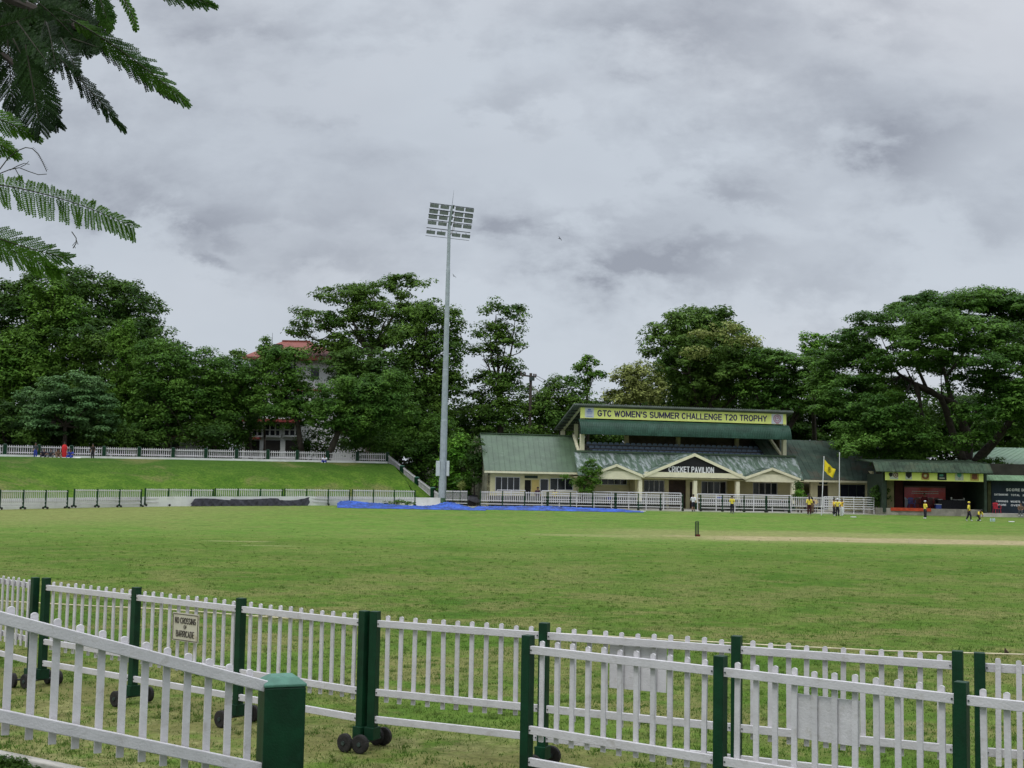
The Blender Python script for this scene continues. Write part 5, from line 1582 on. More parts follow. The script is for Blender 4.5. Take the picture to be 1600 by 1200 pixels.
def person(foot, h, face, pose, shirt, trou, label, shoe=None, cap=None, longsleeve=False, shorts=False, longhair=False, group=None, skin=skin_m, z=None):
    J, V, NO, Fs, lab = body_data(pose)
    r = empty('person', foot, face, label, 'person', group); r.scale = (h, h, h)
    sc_ = 1.0
    m = MB(); m.add(V, Fs); m.build('body', skin, r, smooth=True)
    def cloth(name, labs, mat, t):
        idx = {}; m = MB(); vs = []; fs = []
        for f, l in zip(Fs, lab):
            if l in labs:
                for i in f:
                    if i not in idx: idx[i] = len(vs); vs.append(V[i] + NO[i] * t)
                fs.append(tuple(idx[i] for i in f))
        if fs: m.add(vs, fs); return m.build(name, mat, r, smooth=True)
    cloth('shirt', ('shirt', 'fore') if longsleeve else ('shirt',), shirt, .013)
    cloth('shorts' if shorts else 'trousers', ('leg',) if shorts else ('leg', 'shin'), trou, .011)
    cloth('shoes', ('shoe',), shoe or shoe_w, .008)
    # head: hair cap, nose, eyes
    hd, tp = J['hea'], J['top']; ax = (tp - hd).normalized(); fwd_ = Vector((0, -1, 0)); fwd_ = (fwd_ - ax * fwd_.dot(ax)).normalized(); sd_ = ax.cross(fwd_)
    c = hd + ax * .035
    def dome(name, mat, ra, rb, lo, back=0.0, extra=None):
        vs = []; fs = []; n, k = 14, 7
        for j in range(k + 1):
            th = lo * (1 - j / k)
            for i in range(n):
                a = 2 * pi * i / n
                d = -cos(a)
                th2 = th * (1 + (.35 if cos(a) < 0 else -.08) * abs(cos(a)) * (1 if not extra else 0))
                vs.append(c + fwd_ * (cos(a) * sin(th2) * rb) + sd_ * (sin(a) * sin(th2) * ra) + ax * (cos(th2) * rb * 1.02) - fwd_ * back)
        for j in range(k):
            for i in range(n): fs.append((j * n + i, j * n + (i + 1) % n, (j + 1) * n + (i + 1) % n, (j + 1) * n + i))
        m = MB(); m.add(vs, fs)
        if extra: m.prism([c + fwd_ * (.055 + .05 * sin(q * pi / 6)) + sd_ * (.05 * cos(q * pi / 6)) + ax * .028 for q in range(7)], ax * .006)
        return m.build(name, mat, r, smooth=True)
    dome('hair', hair_m, .061, .066, 1.55)
    if cap: dome('cap', cap, .068, .074, 1.25, 0, True)
    m = MB(); m.prism([c + fwd_ * .055 - ax * .02 + sd_ * .010, c + fwd_ * .055 - ax * .02 - sd_ * .010, c + fwd_ * .072 - ax * .018, ], ax * .02); m.build('nose', skin, r)
    if longhair:
        b_ = -fwd_
        m = MB(); m.tube([c + b_ * .06, c + b_ * .085 - ax * .06, c + b_ * .09 - ax * .14, c + b_ * .08 - ax * .20], [.022, .03, .024, .008], 8); m.build('ponytail', hair_m, r, smooth=True)
    return r


yk = M('yellow_kit', (.72, .58, .07), .75, .1, 8); ok_ = M('amber_kit', (.66, .42, .06), .75, .1, 8); navyk = M('dark_trousers', (.02, .018, .03), .8, .2, 8)
whk = M('white_cloth', (.66, .66, .70), .8, .05, 8); redk = M('red_cloth', (.50, .02, .025), .8, .15, 8); mark = M('maroon_cloth', (.10, .012, .018), .8, .2, 8)
bluek = M('blue_cloth', (.03, .05, .30), .8, .15, 8); grk = M('dark_grey_cloth', (.05, .055, .06), .8, .2, 8); brk = M('brown_cloth', (.14, .09, .06), .8, .2, 8)
Gp = 'cricketers in yellow on the outfield'
def pp(px, py, Y):           # ground point; py only documents where the feet show
    return XY(px, Y)
def ht(px, ytop, ybot, Y): return (ybot - ytop) * Y / F
person(pp(1083.5, 797, 96.3), ht(0, 770, 797, 96.3) * 1.02, pi * .98, 'walk', whk, navyk, 'person in white T-shirt and dark shorts walking through the barricade gap', shoe=black, shorts=True)
person(pp(1144, 805, 93.5), ht(0, 776.5, 805, 93.5), radians(150), 'fold', yk, navyk, 'cricketer in yellow standing alone with arms folded, back turned, left of the flagpoles', group=Gp)
person(pp(1264.5, 805.5, 93.6), ht(0, 776, 806, 93.6), radians(165), 'stand', yk, M('maroon_trousers', (.05, .012, .015), .8), 'cricketer in yellow with a long ponytail, back turned, left of the leaning pole', longhair=True, group=Gp)
person(pp(1269, 800, 97.0), ht(0, 776, 801, 97), radians(170), 'stand', brk, brk, 'person in dark brown standing right behind the ponytailed cricketer')
person(pp(1303, 806, 93.2), ht(0, 779, 806, 93.2), radians(60), 'stand', ok_, navyk, 'bareheaded cricketer in amber shirt, left of the three by the bare pole', group=Gp)
person(pp(1308.5, 807.5, 92.6), ht(0, 780.5, 808, 92.6), radians(170), 'hip', yk, navyk, 'white capped cricketer in yellow in the middle of the three by the bare pole', cap=whk, shoe=black, group=Gp)
person(pp(1315.5, 805.5, 93.6), ht(0, 779.5, 805.5, 93.6), radians(-60), 'reach', ok_, whk, 'person in amber top and white trousers, right of the three by the bare pole', group=Gp)
person(pp(1445.5, 811.5, 91.0), ht(0, 783.5, 811.5, 91.0), radians(-75), 'stand', yk, navyk, 'white capped cricketer in yellow standing in front of the stage', cap=whk, group=Gp)
person(pp(1513.5, 816, 88.0), ht(0, 786, 816.5, 88), radians(75), 'walk', yk, navyk, 'yellow capped cricketer walking with legs apart right of the stage', cap=yk, group=Gp)
person(pp(1529.5, 815, 88.6), ht(0, 786, 814, 88.6), radians(15), 'kneel', yk, navyk, 'bareheaded cricketer in yellow kneeling on one knee below the scoreboard', group=Gp)
p = pp(1594.5, 806, 96.6); p.z = A(1594, 806, 96.6).z
person(p, 1.35, radians(-25), 'sit', brk, grk, 'person in brown sitting low at the right edge before the scoreboard', shoe=shoe_w)
def seatblock(o_, p): pass
# people behind the barricades
person(pp(840.5, 790, 99.6) + Vector((0, 0, .12)), 1.55, radians(20), 'stand', M('dark_maroon_shirt', (.045, .012, .03), .8), navyk, 'person in dark maroon standing by the ochre shutter of the left wing', shoe=black)
person(pp(867.5, 790, 100) + Vector((0, 0, .10)), 1.42, radians(-10), 'stand', yk, navyk, 'person in yellow behind the barricades below the left wing windows', group=None)
person(pp(952, 790, 100), 1.25, radians(5), 'stand', bluek, navyk, 'dark haired person, only the head showing above the railing left of the entrance', group=None)
person(pp(1124.5, 790, 101), 1.38, radians(10), 'stand', bluek, navyk, 'person in blue behind the railing right of the pavilion entrance')
person(pp(1263, 790, 99.5), 1.52, radians(200), 'stand', M('tan_cloth', (.20, .13, .09), .8), brk, 'tall dark haired person behind the barricade near the right corner column')
person(pp(1274, 790, 99.7), 1.26, radians(170), 'stand', ok_, navyk, 'shorter person in yellow behind the barricade beside the right wing door')
person(pp(1222, 790, 101.5), 1.4, radians(120), 'sit', grk, grk, 'dark figure sitting on the verandah under the right small gable')
# stage official
q = A(1444.5, 780, Ys + 2.1)
person(Vector((q.x, q.y - .02, zpl + .04)), 1.62, radians(0), 'sit', mark, mark, 'person in dark red sitting on the stage in front of the backdrop', shoe=black, longsleeve=True)
q = A(1521, 783, Ys + 2.9)
person(Vector((q.x, q.y, zpl)), 1.5, 0, 'sit', black, black, 'dark dressed person sitting behind the right end of the stage table', shoe=black)
# on the hill top
def hp(px, dy_=-.9): p = top_pt(px); return Vector((p.x, p.y + dy_, p.z - .12))
Gh = 'spectators on top of the grass bank'
person(hp(62), 1.20, radians(10), 'stand', grk, bluek, 'grey shirted spectator in blue trousers standing before the hilltop fence', shoe=black, group=Gh)
for px, dz_, lb, sh in ((76, 0, 'dark clothed spectator sitting low, left in the hilltop group', navyk), (86, 0, 'grey clothed spectator sitting in the hilltop group left of the red cloth', grk), (97, 0, 'brown clothed spectator sitting right beside the red clothed one', brk), (117.5, 0, 'blue clothed spectator sitting right of the red clothed one', bluek)):
    person(hp(px), 1.5, radians(-20 + px % 50), 'ground', sh, sh, lb, shoe=black, group=Gh)
rp_ = person(hp(108, -1.1), 1.26, radians(5), 'stand', redk, redk, 'spectator wrapped in a bright red cloth on the hilltop', shoe=black, group=Gh, longsleeve=True)
m = MB(); nn2 = 14
prf = [(.02, .12), (.2, .14), (.45, .15), (.65, .155), (.78, .14), (.84, .10), (.87, .05)]
m.tube([(0, 0, z) for z, r_ in prf], [r_ for z, r_ in prf], 14)
for v in m.v: v.y *= .75
m.build('red_shawl', redk, rp_, smooth=True)
person(hp(150.5), 1.22, radians(0), 'stand', M('black_brown_cloth', (.03, .022, .018), .8), black, 'dark dressed spectator standing alone on the hilltop', shoe=black, group=Gh)
person(hp(509.5, -.7), 1.35, radians(-5), 'ground', whk, bluek, 'spectator in white shirt sitting on the grass edge below the hilltop fence', group=Gh)
mt = MB(hp(96)); a = hp(66, -1.5); b = hp(134, -1.4)
mt.prism([a, b, b + Vector((0, .5, .05)), a + Vector((0, .5, .05))], (0, 0, .10)); o = mt.build('groundsheet', white_wall); o.location = hp(96); tag(o, 'pale stone ledge under the hilltop spectators', 'ledge')

# ------------------------------------------------------------------ trees
LEAF = {
 'dark': leaf_mat('foliage_dark_green', (.026, .064, .010), (.056, .115, .016)),
 'light': leaf_mat('foliage_light_olive', (.052, .108, .018), (.105, .180, .032)),
 'mid': leaf_mat('foliage_mid_green', (.042, .095, .013), (.092, .168, .024)),
 'rain': leaf_mat('foliage_rain_tree', (.034, .088, .012), (.082, .172, .024), nscale=.25),
 'bright': leaf_mat('foliage_bright_green', (.055, .130, .014), (.105, .205, .026)),
 'feather': leaf_mat('foliage_feathery_green', (.045, .110, .016), (.085, .175, .024), nscale=.5),
 'blue': leaf_mat('foliage_blue_green', (.070, .150, .050), (.115, .215, .074)),
 'yellow': leaf_mat('foliage_yellow_green', (.16, .19, .05), (.27, .30, .09)),
 'vine': leaf_mat('foliage_vine', (.070, .19, .016), (.14, .29, .03)),
 'dead': leaf_mat('dry_palm_frond', (.20, .18, .12), (.28, .25, .17)),
}


LS, DS = .66, 1.75


def foliage_arrays(blobs, leaf, clump, flat, dens, rng, elong=1.6, updir=.55, fill=.25, droop=0.0):
    """blobs [(c, r3)]. Leaf clumps over the shells of the blobs, leaves in each clump's upper shell."""
    Cn, Cd = [], []
    for (c, r) in blobs:
        c = np.array(c); r = np.array(r)
        area = 4 * pi * ((r[0] * r[1]) ** 1.6 / 3 + (r[0] * r[2]) ** 1.6 / 3 + (r[1] * r[2]) ** 1.6 / 3) ** (1 / 1.6)
        n = max(3, int(area / (clump * clump * 1.65)))
        d = rng.normal(size=(n, 3)); d /= np.linalg.norm(d, axis=1)[:, None]
        d[:, 2] = np.where((d[:, 2] < -.35) & (rng.random(n) < .6), -d[:, 2], d[:, 2])
        rad = np.where(rng.random(n) < fill, rng.random(n) * .6 + .3, .86 + .22 * rng.random(n))
        lump = 1 + .10 * np.sin(d[:, 0] * 7 + c[0]) * np.sin(d[:, 2] * 6 + c[2] * 2)
        Cn.append(c + d * r * (rad * lump)[:, None]); Cd.append(d)
    Cn = np.concatenate(Cn); Cd = np.concatenate(Cd); nc = len(Cn)
    leaf = leaf * LS; dens = dens * DS
    k = max(8, int(dens * clump * clump / (leaf * leaf)))
    N = nc * k
    ci = np.repeat(np.arange(nc), k)
    cs = clump * (.55 + .8 * rng.random(nc))
    d = rng.normal(size=(N, 3)); d /= np.linalg.norm(d, axis=1)[:, None]
    d[:, 2] = np.where(rng.random(N) < .55, np.abs(d[:, 2]), d[:, 2])
    rr = cs[ci] * rng.random(N) ** .45
    pos = Cn[ci] + d * rr[:, None] * np.array([1, 1, flat])
    if droop: pos[:, 2] -= droop * (rr / clump) ** 2 * rng.random(N)
    nrm = d * .55 + Cd[ci] * .35 + np.array([0, 0, updir]) + rng.normal(size=(N, 3)) * .42
    nrm /= np.linalg.norm(nrm, axis=1)[:, None]
    t = rng.normal(size=(N, 3)); t[:, 2] *= .6; t -= nrm * (t * nrm).sum(1)[:, None]; t /= np.linalg.norm(t, axis=1)[:, None]
    b = np.cross(nrm, t)
    s = leaf * (.55 + .9 * rng.random(N)) * .5
    l = (s * elong)[:, None] * t; w = s[:, None] * b * .8
    V = np.stack([pos - l, pos + w * .9 - l * .1, pos + l, pos - w * .9 - l * .1], 1)
    return V.reshape(-1, 3)


def crown(parent, blobs, mat, seed, leaf=.32, clump=1.0, flat=.6, dens=2.4, name='crown', **k):
    rng = np.random.default_rng(seed)
    V = foliage_arrays(blobs, leaf, clump, flat, dens, rng, **k)
    V = V - np.array(parent.location)
    return np_mesh(name, V, np.arange(len(V)).reshape(-1, 4), mat, parent)


def limbs(parent, base, fork, ends, r0, mat, seed, twig=3):
    rnd = random.Random(seed); m = MB(parent.location); base = Vector(base); fork = Vector(fork)
    def wob(p, q, r1, r2, n=5, a=.06):
        L = (q - p).length; pts = []
        for i in range(n + 1):
            t = i / n; v = p.lerp(q, t)
            if 0 < i < n: v = v + Vector((rnd.uniform(-a, a), rnd.uniform(-a, a), rnd.uniform(-a, a) * .5)) * L * .8
            pts.append(v)
        m.tube(pts, [r1 + (r2 - r1) * i / n for i in range(n + 1)], 8, cap=True); return pts
    m.tube([base + Vector((0, 0, -.3)), base + Vector((0, 0, .1)), base.lerp(fork, .25)], [r0 * 1.6, r0 * 1.3, r0], 10)
    wob(base.lerp(fork, .24), fork, r0, r0 * .72, 4, .025)
    for e in ends:
        e = Vector(e); mid = fork.lerp(e, .45) + Vector((0, 0, -.05 * (e - fork).length))
        pts = wob(fork, mid, r0 * .55, r0 * .34, 3, .05); pts2 = wob(mid, e, r0 * .34, r0 * .08, 4, .06)
        for k in range(twig):
            s = pts2[rnd.randrange(0, 4)]; d = Vector((rnd.uniform(-1, 1), rnd.uniform(-.7, .7), rnd.uniform(-.1, .9))).normalized()
            wob(s, s + d * (e - fork).length * rnd.uniform(.2, .4), r0 * .16, r0 * .03, 3, .08)
    return m.build('trunk', mat, parent, smooth=True)


tseed = [100]


def tree(label, base, Y, blobs, mat='mid', leaf=.32, clump=1.0, flat=.6, dens=2.4, r0=.28, depth=.8, forkt=.45, bk=None, group=None, name='tree', cat='tree', z0=None, extra=None, **k):
    """base (px, py) of the trunk foot; blobs [(px, py, rx, ry[, dY])] at distance Y"""
    tseed[0] += 7
    s = Y / F
    bl = []
    for b in blobs:
        dY = b[4] if len(b) > 4 else 0
        c = A(b[0], b[1], Y + dY); q = (Y + dY) / F
        bl.append(((c.x, c.y, c.z), (b[2] * q, max(b[2], b[3]) * q * depth, b[3] * q)))
    bp = A(base[0], base[1], Y)
    if z0 is not None: bp.z = z0
    root = empty(name, bp, 0, label, cat, group)
    top = max(b[0][2] for b in bl)
    cx = sum(b[0][0] * b[1][0] for b in bl) / sum(b[1][0] for b in bl)
    fork = Vector((bp.x + (cx - bp.x) * .35, Y, bp.z + (top - bp.z) * forkt))
    limbs(root, bp, fork, [b[0] for b in bl], r0, bk or bark, tseed[0])
    crown(root, bl, LEAF[mat], tseed[0], leaf, clump, flat, dens, **k)
    if extra:
        for e in extra:
            bl2 = []
            for b in e['blobs']:
                dY = b[4] if len(b) > 4 else 0; c = A(b[0], b[1], Y + dY); q = (Y + dY) / F
                bl2.append(((c.x, c.y, c.z), (b[2] * q, max(b[2], b[3]) * q * depth, b[3] * q)))
            crown(root, bl2, LEAF[e['mat']], tseed[0] + 1, e.get('leaf', leaf), e.get('clump', clump), e.get('flat', flat), e.get('dens', dens))
    return root


# left hill, back to front
tree('big rounded dark tree filling the far left skyline', (120, 718), 120, [(112, 480, 95, 62), (40, 500, 70, 55), (180, 500, 70, 55), (222, 545, 55, 45, -3), (130, 560, 110, 60, -4), (-30, 540, 70, 80), (265, 560, 28, 26)], 'dark', .34, .95, .75, 2.3, .55, z0=4)
tree('tall lighter green columnar tree before the big left tree', (82, 716), 114, [(75, 475, 32, 36), (62, 540, 34, 40), (112, 505, 30, 34), (115, 570, 32, 38), (80, 600, 40, 40)], 'bright', .30, .85, .8, 2.6, .3, z0=4)
tree('bushy lighter green tree at the left edge above the blue green one', (20, 716), 112, [(15, 560, 40, 34), (55, 585, 40, 30), (20, 610, 50, 35), (-20, 590, 35, 45)], 'bright', .30, .9, .8, 2.6, .3, z0=4)
tree('low bright tree between the left tree and the narrow spire', (155, 716), 112, [(152, 555, 30, 28), (165, 600, 36, 34), (140, 640, 50, 40)], 'mid', .28, .8, .8, 2.5, .2, z0=4)
tree('narrow pointed bright green spire tree', (192, 716), 110, [(200, 520, 9, 20), (188, 540, 17, 26), (200, 560, 15, 34), (196, 610, 22, 34), (188, 650, 25, 30)], 'bright', .26, .55, 1.1, 3.0, .16, z0=4, updir=.2, droop=.5)
tree('feathery grey green tree right of the spire', (262, 716), 108, [(250, 562, 44, 28), (272, 590, 48, 32), (238, 620, 42, 40), (285, 640, 44, 46), (235, 670, 40, 36)], 'feather', .24, .8, .6, 2.3, .25, z0=4)
tree('dark thorny tree left of the white house', (335, 716), 109, [(322, 575, 42, 26), (352, 590, 44, 30), (318, 630, 45, 36), (355, 650, 40, 40), (300, 668, 35, 32), (385, 600, 25, 22)], 'feather', .22, .8, .6, 1.9, .22, z0=4)
tree('dark small leaved tree behind the thorny one', (300, 716), 114, [(310, 620, 60, 44), (360, 640, 46, 50), (240, 640, 60, 50), (200, 660, 60, 46)], 'dark', .28, .9, .7, 2.4, .25, z0=4)
tree('low spreading blue green tree in layered tufts on the bank top', (100, 716), 103, [(112, 608, 46, 24), (70, 630, 42, 24), (140, 635, 42, 26), (95, 655, 60, 28), (160, 668, 30, 24), (42, 660, 30, 30)], 'blue', .22, .75, .38, 3.0, .22, z0=4, updir=.9)
tree('dark shrub at the left edge below the blue green tree', (10, 714), 102, [(2, 660, 36, 30), (18, 690, 50, 20), (-30, 680, 40, 40)], 'dark', .24, .8, .6, 2.6, .16, z0=4)
tree('dark understorey thicket behind the hilltop spectators', (130, 714), 106, [(60, 690, 70, 22), (150, 690, 70, 26), (215, 695, 45, 20), (330, 690, 40, 26)], 'dark', .24, .9, .7, 2.5, .15, z0=4, name='shrub', cat='shrub')
tree('airy bright green tree in front of the white house', (474, 716), 108, [(430, 560, 34, 22), (450, 590, 40, 28), (425, 628, 50, 28), (470, 618, 32, 32), (452, 648, 50, 20), (405, 585, 24, 26), (460, 560, 22, 20)], 'feather', .22, .8, .55, 2.3, .26, z0=4.0, fill=.45, forkt=.40)
tree('leaning tree with a dark slanting trunk over the hilltop fence', (510, 722), 105.5, [(545, 610, 46, 18), (580, 620, 46, 22), (530, 640, 44, 24), (575, 655, 56, 24), (505, 652, 34, 24), (618, 645, 38, 32), (540, 670, 40, 14), (600, 600, 34, 22)], 'feather', .22, .75, .55, 2.6, .30, z0=4.0, forkt=.38)
tree('tall open crowned tree with flat leaf layers left of the mast', (578, 720), 121, [(638, 448, 36, 18), (585, 460, 50, 16), (535, 462, 38, 14), (608, 490, 66, 15), (492, 502, 38, 18), (545, 505, 46, 13), (650, 498, 36, 22), (562, 535, 52, 14), (520, 548, 36, 12), (625, 530, 50, 20), (470, 520, 22, 12)], 'mid', .27, .85, .48, 1.9, .40, bk=bark_l, z0=4, forkt=.62, fill=.15)
tree('dense dark tree directly left of the floodlight mast', (655, 720), 116, [(668, 500, 22, 34), (640, 545, 42, 34), (685, 560, 34, 44), (650, 600, 48, 42), (690, 620, 34, 42), (660, 660, 50, 40), (705, 515, 24, 30)], 'mid', .30, .95, .6, 2.6, .42, z0=2.6)
tree('green scrambling scrub sloping down beside the descending fence', (640, 745), 110, [(560, 690, 30, 20), (605, 690, 40, 28), (640, 715, 36, 32), (662, 740, 26, 26), (690, 700, 36, 44)], 'feather', .22, .8, .7, 2.5, .16, z0=2.0, name='shrub', cat='shrub')
tree('bright creeper covered bush right of the mast', (722, 775), 106, [(722, 712, 30, 28), (712, 745, 34, 28), (735, 760, 26, 20), (700, 765, 24, 20)], 'vine', .24, .75, .7, 2.7, .16, z0=.5, name='shrub', cat='shrub')
tree('tall narrow tree between the mast and the pavilion', (780, 770), 118, [(775, 492, 22, 20), (805, 500, 20, 22), (765, 520, 26, 18), (790, 540, 30, 18), (755, 552, 28, 12), (790, 575, 30, 16), (770, 605, 36, 26), (800, 620, 28, 30), (760, 640, 40, 32), (790, 670, 50, 40)], 'mid', .28, .8, .6, 2.0, .34, z0=.5, forkt=.55)
tree('shaded tree filling the gap right of the mast', (735, 770), 121, [(735, 660, 30, 28), (725, 700, 42, 40), (750, 725, 40, 40)], 'mid', .28, .9, .7, 2.3, .25, z0=.5)
tree('small round tree behind the left wing roof', (868, 770), 117, [(880, 610, 30, 18), (865, 635, 38, 26), (895, 640, 32, 24), (850, 665, 50, 26), (910, 655, 24, 20)], 'mid', .28, .85, .65, 2.3, .25, z0=.5)
tree('spindly vine topped tree above the left end of the upper deck', (916, 770), 119, [(918, 568, 17, 10), (906, 578, 16, 8), (930, 586, 17, 7), (914, 598, 10, 12), (916, 618, 9, 12), (918, 640, 18, 14)], 'bright', .26, .55, .6, 2.6, .16, z0=.5, forkt=.8)
tree('yellowing tree above the left half of the banner', (1000, 770), 118, [(1000, 592, 30, 24), (975, 605, 24, 26), (1022, 612, 22, 24), (995, 630, 36, 18), (960, 625, 16, 16)], 'yellow', .28, .8, .6, 2.4, .25, z0=.5)
tree('big tree with pale flowering tufts behind the upper deck roof', (1095, 770), 124, [(1110, 502, 30, 20), (1065, 518, 42, 30), (1040, 545, 38, 34), (1140, 530, 36, 28), (1100, 560, 52, 40), (1060, 600, 56, 40), (1150, 560, 40, 30), (1120, 610, 56, 36), (1180, 585, 40, 30), (1090, 520, 46, 34, 3), (1075, 570, 46, 40, -4), (1130, 580, 44, 36, -4)], 'light', .32, .95, .6, 2.5, .5, z0=.5,
     extra=[dict(mat='yellow', blobs=[(1135, 515, 20, 10, -5), (1100, 525, 24, 7, -6), (1155, 535, 18, 8, -6), (1085, 550, 22, 8, -8), (1172, 535, 16, 8, -3), (1185, 545, 12, 6, -3)], clump=.7, dens=1.6, leaf=.28)])
tree('flat layered tree behind the right half of the banner', (1220, 770), 119, [(1190, 556, 44, 9), (1225, 570, 60, 10), (1165, 578, 30, 9), (1240, 590, 58, 11), (1195, 610, 52, 12), (1255, 615, 54, 13), (1290, 560, 30, 14), (1215, 640, 54, 16)], 'rain', .28, .8, .4, 2.5, .40, z0=.5, updir=.9)
tree('leafy creeper smothered tree stump rising above the canopy', (1272, 770), 123, [(1272, 532, 17, 11), (1268, 550, 15, 16), (1276, 575, 18, 24)], 'vine', .28, .7, .7, 3.0, .25, z0=.5, forkt=.85)
# the huge rain tree
RT = [(1490, 482, 90, 20), (1420, 505, 84, 20), (1570, 486, 80, 24), (1360, 535, 66, 22), (1330, 575, 60, 26), (1500, 520, 84, 18, -6), (1420, 560, 60, 20, -4), (1560, 545, 66, 22, -7), (1620, 520, 60, 40), (1590, 600, 66, 28, -8),
      (1345, 620, 58, 30, -3), (1400, 610, 44, 20, 4), (1370, 665, 66, 30, -6), (1340, 700, 36, 16, -9), (1530, 600, 46, 18, -6), (1560, 650, 60, 26, -9), (1650, 500, 70, 34), (1540, 468, 50, 12), (1465, 505, 40, 20, -8), (1540, 570, 40, 18, -10), (1395, 640, 40, 24, -8), (1445, 540, 44, 18, -8), (1310, 650, 40, 26, -4), (1590, 560, 40, 20, -10), (1600, 620, 40, 24, -11), (1330, 560, 46, 22, 6), (1500, 640, 30, 14, 6), (1420, 660, 36, 22, 6), (1620, 660, 50, 50, -5), (1420, 690, 46, 20, -8), (1300, 610, 40, 24), (1480, 570, 50, 12, 4), (1520, 690, 30, 14, -9)]
rt = None
bp = A(1508, 724, 111); bp.z = .5
rt = empty('rain_tree', bp, 0, 'huge spreading rain tree with dark forked limbs on the right', 'tree')
bl = []
for b in RT:
    dY = b[4] if len(b) > 4 else 0
    c = A(b[0], b[1], 111 + dY); q = (111 + dY) / F; bl.append(((c.x, c.y, c.z), (b[2] * q, b[2] * q * .9, b[3] * q)))
crown(rt, bl, LEAF['rain'], 77, .27, .95, .45, 2.6, updir=.8, fill=.2)
m = MB(bp); rnd = random.Random(12)
def limbpx(pts, r0, r1, n=10):
    P_ = [A(x, y, 111 + d) for x, y, d in pts]; k = len(P_)
    m.tube(P_, [r0 + (r1 - r0) * i / (k - 1) for i in range(k)], n)
limbpx([(1507, 775, 0), (1508, 735, 0), (1512, 700, 0), (1508, 672, 0), (1496, 640, -1), (1488, 628, -1)], .62, .34)
limbpx([(1510, 735, 0), (1500, 705, -.5), (1487, 672, -1), (1478, 640, -1), (1470, 622, -2), (1455, 610, -2), (1432, 600, -2)], .42, .16)
limbpx([(1516, 740, 0), (1530, 715, -1), (1552, 692, -2), (1572, 668, -3), (1590, 640, -4), (1610, 600, -4)], .52, .14)
limbpx([(1488, 630, -1), (1470, 620, -1), (1450, 612, 0), (1425, 597, 1), (1405, 585, 1), (1385, 560, 2), (1360, 545, 2)], .30, .06)
limbpx([(1488, 630, -1), (1482, 608, 0), (1478, 590, 0), (1470, 560, 0), (1462, 530, 0), (1455, 505, 0)], .24, .05)
limbpx([(1450, 612, 0), (1436, 580, 0), (1425, 550, 0), (1400, 522, 0)], .18, .04)
limbpx([(1432, 602, -2), (1437, 625, -2), (1442, 660, -3)], .2, .12)
limbpx([(1442, 660, -3), (1438, 630, -2), (1428, 600, -1), (1415, 575, 0)], .16, .05)
limbpx([(1508, 672, 0), (1530, 640, -1), (1545, 600, -2), (1560, 560, -2), (1580, 520, 0)], .26, .05)
limbpx([(1478, 590, 0), (1500, 560, 0), (1520, 530, 0), (1530, 500, 0)], .16, .04)
limbpx([(1405, 590, 1), (1380, 600, 0), (1350, 610, -1), (1320, 620, -1)], .14, .04)
limbpx([(1425, 597, 1), (1400, 640, -3), (1375, 670, -5)], .12, .04)
for i in range(26):
    x, y = rnd.uniform(1390, 1560), rnd.uniform(520, 620); a = rnd.uniform(-2.6, -.5); L_ = rnd.uniform(18, 44)
    limbpx([(x, y, 0), (x + cos(a) * L_ * .5, y + sin(a) * L_ * .5 + 2, .5), (x + cos(a) * L_, y + sin(a) * L_, 0)], .07, .02, 5)
m.build('trunk', bark, rt, smooth=True)
# shaded trees that fill the view behind and below
Gb = 'shaded background trees in the row behind the pavilion and house'
bgp = [(-60, 600, 70), (60, 610, 70), (180, 620, 70), (300, 630, 50), (372, 650, 36), (590, 620, 56), (650, 640, 44), (705, 690, 40), (760, 690, 40), (830, 670, 44), (900, 670, 44), (960, 665, 46), (1040, 630, 60), (1120, 620, 66), (1190, 640, 50), (1250, 630, 60), (1330, 630, 66), (1400, 660, 60), (1470, 655, 60), (1540, 660, 60), (1600, 640, 60), (1670, 640, 60)]
for i, (x, y, w) in enumerate(bgp):
    tree('dense shaded background tree in the row behind the nearer trees', (x, 770), 131 + (i % 3) * 3, [(x, y, w, 40), (x - w * .6, y + 50, w * .8, 50), (x + w * .6, y + 40, w * .8, 50), (x, y + 80, w, 40)], 'dark', .42, 1.3, .7, 1.9, .3, group=Gb, z0=.5)
# foliage over the right wing roof and stage
tree('dark leafy tree hanging over the right wing roof and the stage', (1372, 790), 104.5, [(1352, 705, 24, 18), (1378, 718, 20, 14), (1340, 675, 30, 26), (1390, 690, 36, 22), (1425, 700, 30, 16), (1374, 775, 6, 18, -5)], 'rain', .22, .7, .55, 2.4, .16, z0=.5)
tree('small bushes under the big limb beside the green roofed building', (1540, 770), 103.5, [(1552, 722, 13, 7), (1540, 730, 14, 8), (1565, 733, 18, 8)], 'rain', .18, .5, .6, 2.4, .08, z0=.5, name='shrub', cat='shrub')
# the sapling before the pavilion
tree('young sapling growing in front of the pavilion behind the barricades', (909, 792), 98.7, [(924, 727, 9, 8), (934, 736, 8, 7), (915, 740, 13, 10), (926, 752, 12, 9), (905, 755, 12, 8), (917, 765, 12, 6), (885, 745, 7, 3)], 'bright', .13, .28, .8, 2.6, .05, z0=.53, fill=.4)
tree('tall dark potted shrub beside the right verandah column', (1247, 785), 100, [(1246, 760, 5, 8), (1246, 775, 7, 8)], 'dark', .14, .35, .9, 2.6, .04, z0=.8, name='shrub', cat='shrub')
tree('bright green potted plant right of the verandah column', (1252, 785), 99.3, [(1251, 772, 6, 6), (1253, 778, 6, 4)], 'vine', .11, .25, .8, 2.6, .03, z0=.8, name='shrub', cat='shrub')
tree('dark green bush at the shaded corner right of the pavilion', (1371, 792), 98.6, [(1370, 775, 6, 14), (1373, 788, 6, 9)], 'dark', .14, .35, .8, 2.4, .05, z0=.5, name='shrub', cat='shrub')
